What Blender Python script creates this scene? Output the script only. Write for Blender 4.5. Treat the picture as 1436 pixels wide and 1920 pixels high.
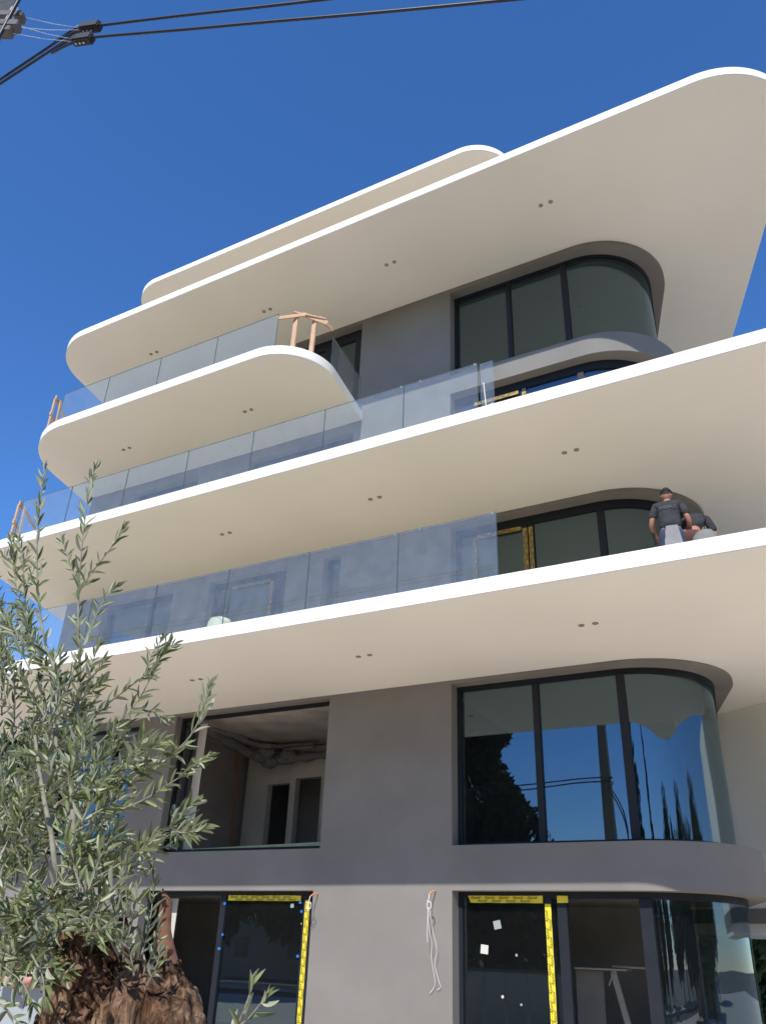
import bpy, bmesh, math, random
from mathutils import Vector, Matrix, noise
random.seed(7)
for o in list(bpy.data.objects): bpy.data.objects.remove(o)
S = bpy.context.scene
COL = S.collection
R = math.radians

# ------------------------------------------------------------------ camera
F, PX, PY = 1544.0, 718.0, 960.0
RX = Vector((0.875, 0.483, 0.036)); 
ROW = [(0.87502, -0.20198, -0.43996), (0.48275, 0.43100, 0.76226), (0.03564, -0.87940, 0.47474)]
def _norm():
    c0 = Vector((ROW[0][0], ROW[1][0], ROW[2][0])).normalized()
    c1 = Vector((ROW[0][1], ROW[1][1], ROW[2][1])); c1 = (c1 - c0 * c1.dot(c0)).normalized()
    return c0, c1, c0.cross(c1)
CX, CY, CZ = _norm()
EYE = Vector((0, 0, 1.6))
def ray(px, py): return CX * (px - PX) + CY * (py - PY) + CZ * F
def at(px, py, Y):
    d = ray(px, py); return EYE + d * (Y / d.y)
def atz(px, py, Z):
    d = ray(px, py); return EYE + d * ((Z - EYE.z) / d.z)
cam = bpy.data.cameras.new('camera'); co = bpy.data.objects.new('camera', cam); COL.objects.link(co)
M = Matrix.Identity(4)
for i, c in enumerate((CX, -CY, -CZ)):
    M[0][i], M[1][i], M[2][i] = c
M.translation = EYE
co.matrix_world = M
cam.sensor_fit = 'VERTICAL'; cam.sensor_height = 24; cam.sensor_width = 24
cam.lens = 24 * F / 1920; cam.clip_start = 0.05; cam.clip_end = 3000
S.camera = co

# ------------------------------------------------------------------ world, sun, exposure
TOSUN = Vector((0.2, -1.0, 0.97)).normalized()
W = bpy.data.worlds.new('World'); S.world = W; W.use_nodes = True
wn = W.node_tree.nodes; wl = W.node_tree.links
for n in list(wn): wn.remove(n)
sky = wn.new('ShaderNodeTexSky'); sky.sky_type = 'NISHITA'; sky.sun_disc = False
sky.sun_elevation = math.asin(TOSUN.z); sky.sun_rotation = math.atan2(TOSUN.x, TOSUN.y)
sky.air_density = 1.0; sky.dust_density = 0.0; sky.ozone_density = 4.0; sky.altitude = 300
bg = wn.new('ShaderNodeBackground'); bg.inputs[1].default_value = 0.15
wo = wn.new('ShaderNodeOutputWorld')
hs = wn.new('ShaderNodeHueSaturation'); hs.inputs['Saturation'].default_value = 1.2; hs.inputs['Value'].default_value = 1.0
wl.new(sky.outputs[0], hs.inputs['Color']); 
tn = wn.new('ShaderNodeMix'); tn.data_type = 'RGBA'; tn.blend_type = 'MULTIPLY'; tn.inputs[0].default_value = 1; tn.inputs[7].default_value = (1.04, 1.03, 1.19, 1)
wl.new(hs.outputs[0], tn.inputs[6]); wl.new(tn.outputs[2], bg.inputs[0]); wl.new(bg.outputs[0], wo.inputs[0])
sl = bpy.data.lights.new('sun', 'SUN'); sl.energy = 4.1; sl.angle = R(0.53); sl.color = (1, 0.955, 0.89)
so = bpy.data.objects.new('sun', sl); COL.objects.link(so)
so.rotation_euler = (-TOSUN).to_track_quat('-Z', 'Y').to_euler()
S.view_settings.view_transform = 'Standard'; S.view_settings.look = 'None'
S.view_settings.gamma = 1; S.view_settings.exposure = 0.25; S.view_settings.use_curve_mapping = False
S.render.resolution_x = 765; S.render.resolution_y = 1024
S.cycles.max_bounces = 10; S.cycles.diffuse_bounces = 5; S.cycles.transparent_max_bounces = 24

# ------------------------------------------------------------------ helpers
def link(name, me, mat=None, parent=None):
    o = bpy.data.objects.new(name, me); COL.objects.link(o)
    if mat is not None and me is not None:
        for m in (mat if isinstance(mat, (list, tuple)) else [mat]): me.materials.append(m)
    if parent is not None: o.parent = parent
    return o
def tag(o, label=None, cat=None, group=None, kind=None):
    for k, v in (('label', label), ('category', cat), ('group', group), ('kind', kind)):
        if v: o[k] = v
    return o
def empty(name, loc=(0, 0, 0)):
    o = bpy.data.objects.new(name, None); o.location = loc; COL.objects.link(o); o.empty_display_size = .2
    return o
class MB:
    def __init__(s): s.v = []; s.f = []; s.m = []; s.sm = False
    def add(s, vs, fs, mi=0):
        b = len(s.v); s.v += [tuple(v) for v in vs]
        for f in fs: s.f.append([b + i for i in f]); s.m.append(mi)
    def box(s, a, b, mi=0):
        x0, x1 = sorted((a[0], b[0])); y0, y1 = sorted((a[1], b[1])); z0, z1 = sorted((a[2], b[2]))
        s.add([(x0,y0,z0),(x1,y0,z0),(x1,y1,z0),(x0,y1,z0),(x0,y0,z1),(x1,y0,z1),(x1,y1,z1),(x0,y1,z1)],
              [(0,3,2,1),(4,5,6,7),(0,1,5,4),(1,2,6,5),(2,3,7,6),(3,0,4,7)], mi)
    def obox(s, c, ax, ay, az, mi=0):                    # oriented box: centre and three half vectors
        c = Vector(c); ax = Vector(ax); ay = Vector(ay); az = Vector(az)
        s.add([c-ax-ay-az, c+ax-ay-az, c+ax+ay-az, c-ax+ay-az, c-ax-ay+az, c+ax-ay+az, c+ax+ay+az, c-ax+ay+az],
              [(0,3,2,1),(4,5,6,7),(0,1,5,4),(1,2,6,5),(2,3,7,6),(3,0,4,7)], mi)
    def bar(s, p, q, w, d, up=(0, 0, 1), mi=0):          # rectangular bar from p to q
        p = Vector(p); q = Vector(q); t = (q - p); L = t.length; t.normalize()
        u = Vector(up); u = (u - t * u.dot(t))
        if u.length < 1e-4: u = Vector((1, 0, 0)) - t * t.x
        u.normalize(); n = t.cross(u)
        s.obox((p + q) / 2, t * L / 2, n * w / 2, u * d / 2, mi)
    def prism(s, poly, z0, z1, mi=0, ms=None):
        n = len(poly); ms = mi if ms is None else ms
        s.add([(x, y, z0) for x, y in poly] + [(x, y, z1) for x, y in poly], [])
        b = len(s.v) - 2 * n
        s.f.append([b + i for i in reversed(range(n))]); s.m.append(mi)
        s.f.append([b + n + i for i in range(n)]); s.m.append(mi)
        for i in range(n):
            j = (i + 1) % n; s.f.append([b + i, b + j, b + n + j, b + n + i]); s.m.append(ms)
    def strip(s, outer, inner, z0, z1, mi=0):            # solid between two open paths with the same count
        n = len(outer)
        for z in (z0, z1): pass
        vs = [(x, y, z0) for x, y in outer] + [(x, y, z0) for x, y in inner] + [(x, y, z1) for x, y in outer] + [(x, y, z1) for x, y in inner]
        fs = []
        for i in range(n - 1):
            fs += [(i, n+i, n+i+1, i+1), (2*n+i, 2*n+i+1, 3*n+i+1, 3*n+i), (i, i+1, 2*n+i+1, 2*n+i), (n+i, 3*n+i, 3*n+i+1, n+i+1)]
        fs += [(0, 2*n, 3*n, n), (n-1, 2*n-1, 4*n-1, 3*n-1)]
        s.add(vs, fs, mi)
    def tube(s, pts, rad, n=8, mi=0, cap=True):
        pts = [Vector(p) for p in pts]; k = len(pts)
        if not isinstance(rad, (list, tuple)): rad = [rad] * k
        b = len(s.v); u = None
        for i, p in enumerate(pts):
            t = (pts[min(i+1, k-1)] - pts[max(i-1, 0)]).normalized()
            if u is None:
                u = Vector((0, 0, 1)) if abs(t.z) < .9 else Vector((1, 0, 0))
            u = (u - t * u.dot(t)).normalized(); w = t.cross(u)
            for j in range(n):
                a = 2 * math.pi * j / n
                s.v.append(tuple(p + (u * math.cos(a) + w * math.sin(a)) * rad[i]))
        for i in range(k - 1):
            for j in range(n):
                jj = (j + 1) % n
                s.f.append([b+i*n+j, b+i*n+jj, b+(i+1)*n+jj, b+(i+1)*n+j]); s.m.append(mi)
        if cap:
            s.f.append([b + j for j in reversed(range(n))]); s.m.append(mi)
            s.f.append([b + (k-1)*n + j for j in range(n)]); s.m.append(mi)
    def mesh(s, name, smooth=False):
        me = bpy.data.meshes.new(name); me.from_pydata(s.v, [], s.f); me.update()
        me.polygons.foreach_set('material_index', s.m)
        if smooth: me.polygons.foreach_set('use_smooth', [True] * len(me.polygons))
        return me
    def build(s, name, mat, parent=None, smooth=False, bevel=0, auto=0):
        me = s.mesh(name, smooth)
        if bevel or auto:
            bm = bmesh.new(); bm.from_mesh(me)
            bmesh.ops.remove_doubles(bm, verts=bm.verts, dist=1e-5)
            bmesh.ops.recalc_face_normals(bm, faces=bm.faces)
            if bevel:
                es = [e for e in bm.edges if len(e.link_faces) == 2 and e.calc_face_angle(0) > R(40)]
                bmesh.ops.bevel(bm, geom=es, offset=bevel, segments=2, affect='EDGES', clamp_overlap=True)
            if auto:
                for f in bm.faces: f.smooth = True
                for e in bm.edges:
                    if len(e.link_faces) == 2 and e.calc_face_angle(0) > R(auto): e.smooth = False
            bm.to_mesh(me); bm.free()
        return link(name, me, mat, parent)
def fillet(poly, closed=True):                            # poly: (x, y, tangent length)
    out = []; n = len(poly)
    for i, (x, y, t) in enumerate(poly):
        p = Vector((x, y))
        if t <= 0 or (not closed and i in (0, n - 1)): out.append((x, y)); continue
        a = (Vector(poly[i-1][:2]) - p).normalized(); b = (Vector(poly[(i+1) % n][:2]) - p).normalized()
        th = a.angle(b); r = t * math.tan(th / 2)
        c = p + (a + b).normalized() * (r / math.sin(th / 2))
        s0 = p + a * t - c; s1 = p + b * t - c
        a0 = math.atan2(s0.y, s0.x); da = s0.angle_signed(s1)
        da = -da
        K = 28
        for k in range(K + 1):
            g = a0 + da * k / K; out.append((c.x + r * math.cos(g), c.y + r * math.sin(g)))
    return out
def resample(path, n):
    L = [0]
    for i in range(1, len(path)): L.append(L[-1] + (Vector(path[i]) - Vector(path[i-1])).length)
    out = []; j = 0
    for k in range(n):
        d = L[-1] * k / (n - 1)
        while j < len(L) - 2 and L[j+1] < d: j += 1
        f = (d - L[j]) / max(1e-9, L[j+1] - L[j]); f = min(1, max(0, f))
        out.append(tuple(Vector(path[j]).lerp(Vector(path[j+1]), f)))
    return out
def offset(path, d):                                      # d > 0 : to the left of travel
    out = []
    for i in range(len(path)):
        a = Vector(path[max(0, i-1)]); b = Vector(path[min(len(path)-1, i+1)])
        t = (b - a).normalized(); out.append((path[i][0] - t.y * d, path[i][1] + t.x * d))
    return out
def interp(pts, n):                                       # Catmull-Rom through points
    P = [Vector(p) for p in pts]; out = []
    for i in range(len(P) - 1):
        a = P[max(0, i-1)]; b = P[i]; c = P[i+1]; d = P[min(len(P)-1, i+2)]
        for k in range(n):
            t = k / n
            out.append(.5 * ((2*b) + (c-a)*t + (2*a-5*b+4*c-d)*t*t + (3*b-a-3*c+d)*t**3))
    out.append(P[-1]); return out

# ------------------------------------------------------------------ materials
def mat(name, col, rough=.8, metal=0, spec=.5, var=0, vscale=3, bump=0, bscale=60, bdist=.01, col2=None, coat=0):
    m = bpy.data.materials.new(name); m.use_nodes = True
    nt = m.node_tree; p = nt.nodes['Principled BSDF']
    p.inputs['Base Color'].default_value = (*col, 1); p.inputs['Roughness'].default_value = rough
    p.inputs['Metallic'].default_value = metal; p.inputs['Specular IOR Level'].default_value = spec
    p.inputs['Coat Weight'].default_value = coat
    tc = nt.nodes.new('ShaderNodeTexCoord')
    if var or col2:
        nz = nt.nodes.new('ShaderNodeTexNoise'); nz.inputs['Scale'].default_value = vscale; nz.inputs['Detail'].default_value = 6
        nt.links.new(tc.outputs['Object'], nz.inputs['Vector'])
        mx = nt.nodes.new('ShaderNodeMix'); mx.data_type = 'RGBA'
        c2 = col2 or tuple(c * (1 - var) for c in col)
        c1 = col if col2 else tuple(min(1, c * (1 + var)) for c in col)
        mx.inputs[6].default_value = (*c1, 1); mx.inputs[7].default_value = (*c2, 1)
        mr = nt.nodes.new('ShaderNodeMapRange'); mr.inputs[1].default_value = .3; mr.inputs[2].default_value = .7
        nt.links.new(nz.outputs[0], mr.inputs[0]); nt.links.new(mr.outputs[0], mx.inputs[0])
        nt.links.new(mx.outputs[2], p.inputs['Base Color'])
    if bump:
        nb = nt.nodes.new('ShaderNodeTexNoise'); nb.inputs['Scale'].default_value = bscale; nb.inputs['Detail'].default_value = 5
        nt.links.new(tc.outputs['Object'], nb.inputs['Vector'])
        bp = nt.nodes.new('ShaderNodeBump'); bp.inputs['Strength'].default_value = bump; bp.inputs['Distance'].default_value = bdist
        nt.links.new(nb.outputs[0], bp.inputs['Height']); nt.links.new(bp.outputs[0], p.inputs['Normal'])
    return m
def glass(name, tint, refl, reflcol=(1, 1, 1), dust=0, dustcol=(.6, .62, .65), rough=.0, wave=0):
    m = bpy.data.materials.new(name); m.use_nodes = True; nt = m.node_tree
    for n in list(nt.nodes): nt.nodes.remove(n)
    out = nt.nodes.new('ShaderNodeOutputMaterial')
    tr = nt.nodes.new('ShaderNodeBsdfTransparent'); tr.inputs[0].default_value = (*tint, 1)
    gl = nt.nodes.new('ShaderNodeBsdfGlossy'); gl.inputs['Color'].default_value = (*reflcol, 1); gl.inputs['Roughness'].default_value = rough
    lw = nt.nodes.new('ShaderNodeLayerWeight'); lw.inputs[0].default_value = .5     # facing: 0 head-on, 1 grazing, alike from both sides
    pw = nt.nodes.new('ShaderNodeMath'); pw.operation = 'POWER'; pw.inputs[1].default_value = 4.5; nt.links.new(lw.outputs['Facing'], pw.inputs[0])
    mr = nt.nodes.new('ShaderNodeMapRange'); mr.inputs[3].default_value = refl; mr.inputs[4].default_value = 1
    nt.links.new(pw.outputs[0], mr.inputs[0])
    tc = nt.nodes.new('ShaderNodeTexCoord')
    if wave:
        nb = nt.nodes.new('ShaderNodeTexNoise'); nb.inputs['Scale'].default_value = 1.3; nb.inputs['Detail'].default_value = 1
        mp = nt.nodes.new('ShaderNodeMapping'); mp.inputs['Scale'].default_value = (1, 1, .12) if wave > .05 else (1, 1, 1); nt.links.new(tc.outputs['Object'], mp.inputs[0]); nt.links.new(mp.outputs[0], nb.inputs['Vector'])
        if wave > .05: nb.inputs['Scale'].default_value = 3.2
        bp = nt.nodes.new('ShaderNodeBump'); bp.inputs['Strength'].default_value = wave; bp.inputs['Distance'].default_value = .02
        nt.links.new(nb.outputs[0], bp.inputs['Height']); nt.links.new(bp.outputs[0], gl.inputs['Normal'])
    mx = nt.nodes.new('ShaderNodeMixShader')
    nt.links.new(mr.outputs[0], mx.inputs[0]); nt.links.new(tr.outputs[0], mx.inputs[1]); nt.links.new(gl.outputs[0], mx.inputs[2])
    last = mx
    if dust:
        df = nt.nodes.new('ShaderNodeBsdfDiffuse'); df.inputs[0].default_value = (*dustcol, 1)
        nz = nt.nodes.new('ShaderNodeTexNoise'); nz.inputs['Scale'].default_value = 5; nz.inputs['Detail'].default_value = 9
        nt.links.new(tc.outputs['Object'], nz.inputs['Vector'])
        mr2 = nt.nodes.new('ShaderNodeMapRange'); mr2.inputs[1].default_value = .35; mr2.inputs[2].default_value = .75
        mr2.inputs[3].default_value = dust * .8; mr2.inputs[4].default_value = dust * 1.25
        nt.links.new(nz.outputs[0], mr2.inputs[0])
        m2 = nt.nodes.new('ShaderNodeMixShader'); nt.links.new(mr2.outputs[0], m2.inputs[0])
        nt.links.new(mx.outputs[0], m2.inputs[1]); nt.links.new(df.outputs[0], m2.inputs[2]); last = m2
    nt.links.new(last.outputs[0], out.inputs[0])
    return m
WHITE = mat('white_render', (.86, .835, .755), .85, var=.03, vscale=.45, bump=.12, bscale=90)
GREY = mat('grey_render', (.208, .197, .181), .9, var=.09, vscale=.9, bump=.3, bscale=120)
FRAME = mat('anthracite_aluminium', (.013, .016, .022), .5, spec=.3, var=.1, vscale=4)
PANE = glass('solar_glass', (.50, .54, .52), .135, (.62, .82, .97), dust=.006, wave=.012)
PANEC = glass('curved_glass', (.50, .54, .52), .135, (.62, .82, .97), dust=.006, wave=.2)
RAIL = glass('balustrade_glass', (.90, .945, .93), .055, dust=.075, dustcol=(.62, .64, .66))
CONC = mat('raw_concrete', (.42, .38, .34), .9, var=.18, vscale=2.2, bump=.4, bscale=25)
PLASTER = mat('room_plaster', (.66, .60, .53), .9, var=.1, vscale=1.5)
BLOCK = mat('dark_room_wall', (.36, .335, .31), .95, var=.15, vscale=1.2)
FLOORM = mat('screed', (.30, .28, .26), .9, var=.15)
SPOTM = mat('downlight_rim', (.24, .21, .18), .6)
SPOTD = mat('downlight_lens', (.42, .38, .33), .3)
TAPE = mat('yellow_tape', (.80, .66, .03), .5, var=.06, vscale=6)
TAPE_SHADE = mat('yellow_tape_shaded', (.40, .27, .07), .6, var=.2, vscale=12)  # darker copy of the yellow tape, upper-floor shade put into its colour
INK = mat('black_print', (.02, .02, .02), .6)
BLUE = mat('blue_film', (.02, .16, .62), .5)
STICK = mat('white_sticker', (.58, .58, .53), .6)
ORANGE = mat('orange_conduit', (.34, .12, .05), .6)
ORANGE2 = mat('orange_conduit_bright', (.85, .30, .08), .6)
WIRE = mat('white_wire', (.78, .77, .76), .5)
PINE = mat('sawn_pine', (.58, .38, .235), .8, var=.12, vscale=9, bump=.3, bscale=30)
DUCT = mat('insulated_pipe', (.20, .19, .185), .7, var=.2, vscale=14, bump=.8, bscale=20, bdist=.03)
SILLG = mat('pale_green_board', (.46, .50, .26), .8)
CREAM = mat('cream_plastic', (.80, .74, .52), .55)
BOARDC = mat('cream_jamb_board', (.55, .53, .46), .8)

# ------------------------------------------------------------------ ground
def plane(name, x0, x1, y0, y1, z, m, label, z0=None):
    b = MB(); b.box((x0, y0, z0 if z0 is not None else z - .3), (x1, y1, z))
    return tag(b.build(name, m), None, None, None, 'structure')
PAVE = mat('sandy_paving', (.70, .59, .45), .95, var=.12, vscale=.8, bump=.5, bscale=30)
ASPH = mat('asphalt', (.055, .055, .057), .9, var=.2, vscale=.6, bump=.5, bscale=80)
EARTH = mat('dry_ground', (.20, .17, .12), .95, var=.2, vscale=.15)
plane('ground', -900, 900, -900, 900, -.16, EARTH, '', -1)
plane('pavement', -60, 60, -3.6, 60, 0, PAVE, '', -.158)
plane('road', -300, 300, -11, -3.75, -.13, ASPH, '', -.155)
b = MB(); b.box((-60, -3.75, -.155), (60, -3.602, .012)); tag(b.build('kerb', CONC, bevel=.015), kind='structure')
b = MB(); b.box((-120, -15, -.155), (120, -11.05, 0)); tag(b.build('far_pavement', PAVE), kind='structure')

# ------------------------------------------------------------------ the building
BLD = tag(empty('apartment_building', (0, 0, 0)), 'modern grey apartment block with white rounded balcony slabs and curved corner windows', 'building')
ZA, ZB, ZC, ZD, ZE, TH = 6.25, 9.62, 12.93, 16.12, 19.3, .25
YW = 13.9
def slab(name, poly, z, th, label=None):
    p = fillet(poly); b = MB(); b.prism(p, z, z + th)
    o = b.build(name, WHITE, BLD, bevel=.012, auto=35)
    if label: o['label'] = label
    q = [p[i] for i in range(0, len(p))]; f = MB(); f.prism(offset(q + [q[0]], .14)[1:-1], z + th + .004, z + th + .012); f.build('balcony_floor', SCREED, o)
    return o
SCREED = mat('beige_screed', (.66, .565, .42), .9, var=.08)
sA = slab('balcony_slab', [(-18.2, 10.19, 1.5), (2.7, 10.27, 2.3), (-1.6, 23, 0), (-20.8, 23, 0)], ZA, TH, 'lowest white balcony slab')
sB = slab('balcony_slab', [(-17.5, 10.66, 1.2), (2.5, 10.70, 2.3), (-1.8, 23, 0), (-21.4, 23, 0)], ZB, TH, 'second white balcony slab')
sC = slab('balcony_slab', [(-17.24, 10.84, 1.6), (-8.22, 10.84, 1.4), (-8.705, 13.895, 0), (-8.705, 23, 0), (-20.5, 23, 0)], ZC, TH, 'short white balcony slab with rounded right end')
sD = slab('roof_slab', [(-17.34, 11.03, 1.36), (2.1, 11.03, 2.2), (-2.0, 23, 0), (-19.7, 23, 0)], ZD, .22, 'large white overhanging roof slab')
sE = slab('roof_slab', [(-16.75, 12.68, 1.15), (-4.35, 12.74, 1.25), (-6.3, 23, 0), (-17.9, 23, 0)], ZE, .2, 'uppermost set back white roof slab')
# penthouse walls carry the top roof
b = MB(); b.box((-15.5, 15.5, ZD + .22), (-7, 22, ZE)); b.build('penthouse_wall', GREY, BLD)
# soffit downlights
dm = MB(); n = 20
ring = lambda r, z: [(r * math.cos(2*math.pi*k/n), r * math.sin(2*math.pi*k/n), z) for k in range(n)]
dm.add(ring(.046, -.001) + ring(.046, -.012) + ring(.033, -.012) + ring(.033, -.004),
       [(i, (i+1) % n, n+(i+1) % n, n+i) for i in range(n)] + [(n+i, n+(i+1) % n, 2*n+(i+1) % n, 2*n+i) for i in range(n)] + [(2*n+i, 2*n+(i+1) % n, 3*n+(i+1) % n, 3*n+i) for i in range(n)])
dm.add(ring(.033, -.004), [list(range(n))], 1)
dme = dm.mesh('downlight')
dme.materials.append(SPOTM); dme.materials.append(SPOTD)
for sl_, z, pts in ((sA, ZA, [(-7.3, 11.99), (-7.07, 11.99), (-3.3, 12.03), (-3.08, 12.03), (-11.08, 11.97), (-10.87, 11.97), (-14.8, 11.97), (-14.58, 11.97)]),
                    (sB, ZB, [(-11.13, 12.28), (-10.92, 12.28), (-7.4, 12.3), (-7.19, 12.3), (-3.42, 12.3), (-3.2, 12.3), (-14.9, 12.28), (-14.68, 12.28)]),
                    (sC, ZC, [(-11.05, 12.37), (-10.86, 12.37), (-14.96, 12.35), (-14.75, 12.35)]),
                    (sD, ZD, [(-10.98, 12.48), (-10.78, 12.48), (-7.38, 12.48), (-7.17, 12.48), (-3.54, 12.46), (-3.32, 12.46), (-14.84, 12.47), (-14.63, 12.47)])):
    for x, y in pts:
        d = link('downlight', dme, None, sl_); d.location = (x, y, z)

# front wall: one mesh per storey, with real openings
def wall(x0, x1, z0, z1, ops, y0=YW, y1=YW + .28, m=GREY, name='wall', parent=BLD):
    xs = sorted({x0, x1} | {v for o in ops for v in o[:2] if x0 < v < x1}); zs = sorted({z0, z1} | {v for o in ops for v in o[2:4] if z0 < v < z1})
    nx, nz = len(xs) - 1, len(zs) - 1
    def solid(i, k):
        if i < 0 or k < 0 or i >= nx or k >= nz: return False
        cx, cz = (xs[i] + xs[i+1]) / 2, (zs[k] + zs[k+1]) / 2
        return not any(o[0] < cx < o[1] and o[2] < cz < o[3] for o in ops)
    b = MB()
    for i in range(nx):
        for k in range(nz):
            if not solid(i, k): continue
            a, c, e, g = xs[i], xs[i+1], zs[k], zs[k+1]
            b.add([(a, y0, e), (c, y0, e), (c, y0, g), (a, y0, g)], [(0, 1, 2, 3)]); b.add([(a, y1, e), (c, y1, e), (c, y1, g), (a, y1, g)], [(3, 2, 1, 0)])
            if not solid(i-1, k): b.add([(a, y0, e), (a, y0, g), (a, y1, g), (a, y1, e)], [(0, 1, 2, 3)])
            if not solid(i+1, k): b.add([(c, y0, e), (c, y1, e), (c, y1, g), (c, y0, g)], [(0, 1, 2, 3)])
            if not solid(i, k-1): b.add([(a, y0, e), (a, y1, e), (c, y1, e), (c, y0, e)], [(0, 1, 2, 3)])
            if not solid(i, k+1): b.add([(a, y0, g), (c, y0, g), (c, y1, g), (a, y1, g)], [(0, 1, 2, 3)])
    return b.build(name, m, parent, auto=30)
XL, XR = -17.7, -6.38
LOUT = [(-13.36, -9.17, -.1, 2.62)]
wall(XL, XR, 0, ZA - .002, [(-13.36, -9.17, .12, 2.62), (-17.0, -14.6, .9, 2.5), (-13.15, -9.09, 3.34, 6.19), (-16.7, -14.25, 3.34, 6.12)])
wall(XL, XR, ZA + TH + .002, ZB - .002, [(-16.3, -13.9, 6.52, 9.42), (-12.75, -10.5, 6.52, 9.42), (-9.5, -9.05, 6.52, 9.42)])
wall(XL, XR, ZB + TH + .002, ZD - .002, [(-16.0, -13.7, 9.89, 12.66), (-12.0, -8.93, 9.89, 12.66), (-12.6, -8.86, 13.2, 16.02)])
# the rounded right corner: bands of grey render between outer line and glass line
POUT = resample(fillet([(-6.38, YW, 0), (-1.02, YW, 2.3), (-2.34, 18.05, 0), (-3.4, 21.4, 0)], False), 90)
PIN = resample(fillet([(-6.378, 14.16, 0), (-1.75, 14.16, 1.68), (-2.3, 18.0, 0), (-3.5, 21.4, 0)], False), 90)
PINN = offset(PIN, .22)
def band(z0, z1, name='corner_band'):
    b = MB(); b.strip(POUT, PINN, z0, z1); return b.build(name, GREY, BLD, auto=30)
band(2.62, 3.33); band(6.18, ZA - .002, 'corner_lintel'); band(9.54, ZB - .002, 'corner_lintel'); band(12.94, 13.45); band(16.0, ZD - .002, 'corner_lintel')
# side and rear walls
b = MB()
for z0, z1 in ((0, ZA - .002), (ZA + TH + .002, ZB - .002), (ZB + TH + .002, ZD - .002)):
    b.box((XL, YW + .281, z0), (XL + .28, 22, z1)); b.box((XL, 22.002, z0), (-4, 22.28, z1))
b.build('outer_wall', GREY, BLD)
# storey floor over the ground floor and inner rooms
b = MB(); b.prism([(XL + .3, YW + .282), (-6.37, YW + .282)] + [p for p in PINN[2:-2]] + [(-4, 21.9), (XL + .3, 21.9)], 2.66, 3.0); b.build('storey_floor', CONC, BLD)
b = MB(); b.prism([(XL + .3, YW + .282), (-6.37, YW + .282)] + [p for p in PINN[2:-2]] + [(-4, 21.9), (XL + .3, 21.9)], 12.98, 13.16); b.build('storey_floor', CONC, BLD)
b = MB(); b.prism([(XL + .3, YW + .29), (-6.37, YW + .3)] + [(x - .25, y + .15) for x, y in PINN[4:-4]] + [(-4, 21.9), (XL + .3, 21.9)], .004, .12); b.build('storey_floor', FLOORM, BLD)
b = MB(); b.box((XL + .3, YW + .29, 6.21), (-6.8, 21.9, 6.246)); b.build('ceiling', CONC, BLD)
def inner(boxes, m, name='partition'):
    for a, c in boxes:
        b = MB(); b.box(a, c); b.build(name, m, BLD)
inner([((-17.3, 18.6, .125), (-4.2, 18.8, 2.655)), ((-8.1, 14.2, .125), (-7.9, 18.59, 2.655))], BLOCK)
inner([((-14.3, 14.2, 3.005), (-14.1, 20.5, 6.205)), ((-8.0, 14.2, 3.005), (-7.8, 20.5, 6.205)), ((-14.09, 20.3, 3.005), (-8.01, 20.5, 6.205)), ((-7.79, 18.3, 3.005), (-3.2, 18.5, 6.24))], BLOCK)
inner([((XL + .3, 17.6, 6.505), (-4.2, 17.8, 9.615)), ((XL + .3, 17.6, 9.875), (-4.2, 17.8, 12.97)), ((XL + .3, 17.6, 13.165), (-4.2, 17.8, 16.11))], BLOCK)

# window joinery --------------------------------------------------------------
YG = 14.10
def bars(name, mat_, parent, lst, bevel=.004):
    b = MB()
    for a, c in lst: b.box(a, c)
    return b.build(name, mat_, parent, bevel=bevel)
def flat_window(x0, x1, z0, z1, mull=(), glazed=None, fr=.07, name='window', y=YG):
    """frame mesh is the part; each pane and mullion a sub-part"""
    e = .0015
    b = MB()
    b.box((x0+e, y, z1 - fr), (x1-e, y + .09, z1-e)); b.box((x0+e, y, z0+e), (x1-e, y + .09, z0 + fr))
    b.box((x0+e, y, z0 + fr), (x0 + fr, y + .09, z1 - fr)); b.box((x1 - fr, y, z0 + fr), (x1-e, y + .09, z1 - fr))
    w = b.build(name, FRAME, BLD, bevel=.004)
    xs = [x0 + fr] + [v for m in mull for v in (m[0] - m[1] / 2, m[0] + m[1] / 2)] + [x1 - fr]
    for m in mull:
        bars('mullion', FRAME, w, [((m[0] - m[1]/2, y - .012, z0 + fr + .001), (m[0] + m[1]/2, y + .088, z1 - fr - .001))])
    for i in range(0, len(xs), 2):
        if glazed is not None and not glazed[i // 2]: continue
        b = MB(); b.box((xs[i] + .002, y + .035, z0 + fr + .002), (xs[i+1] - .002, y + .055, z1 - fr - .002)); b.build('pane', PANE, w)
    return w
def along(x):                                            # index on PIN where x is reached on the straight part
    return min(range(len(PIN)), key=lambda i: (abs(PIN[i][0] - x) if PIN[i][1] < 14.3 else 99))
GL = offset(PIN, .035); GL2 = offset(PIN, .055); FR0 = offset(PIN, -.005); FR1 = offset(PIN, .085)
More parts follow.
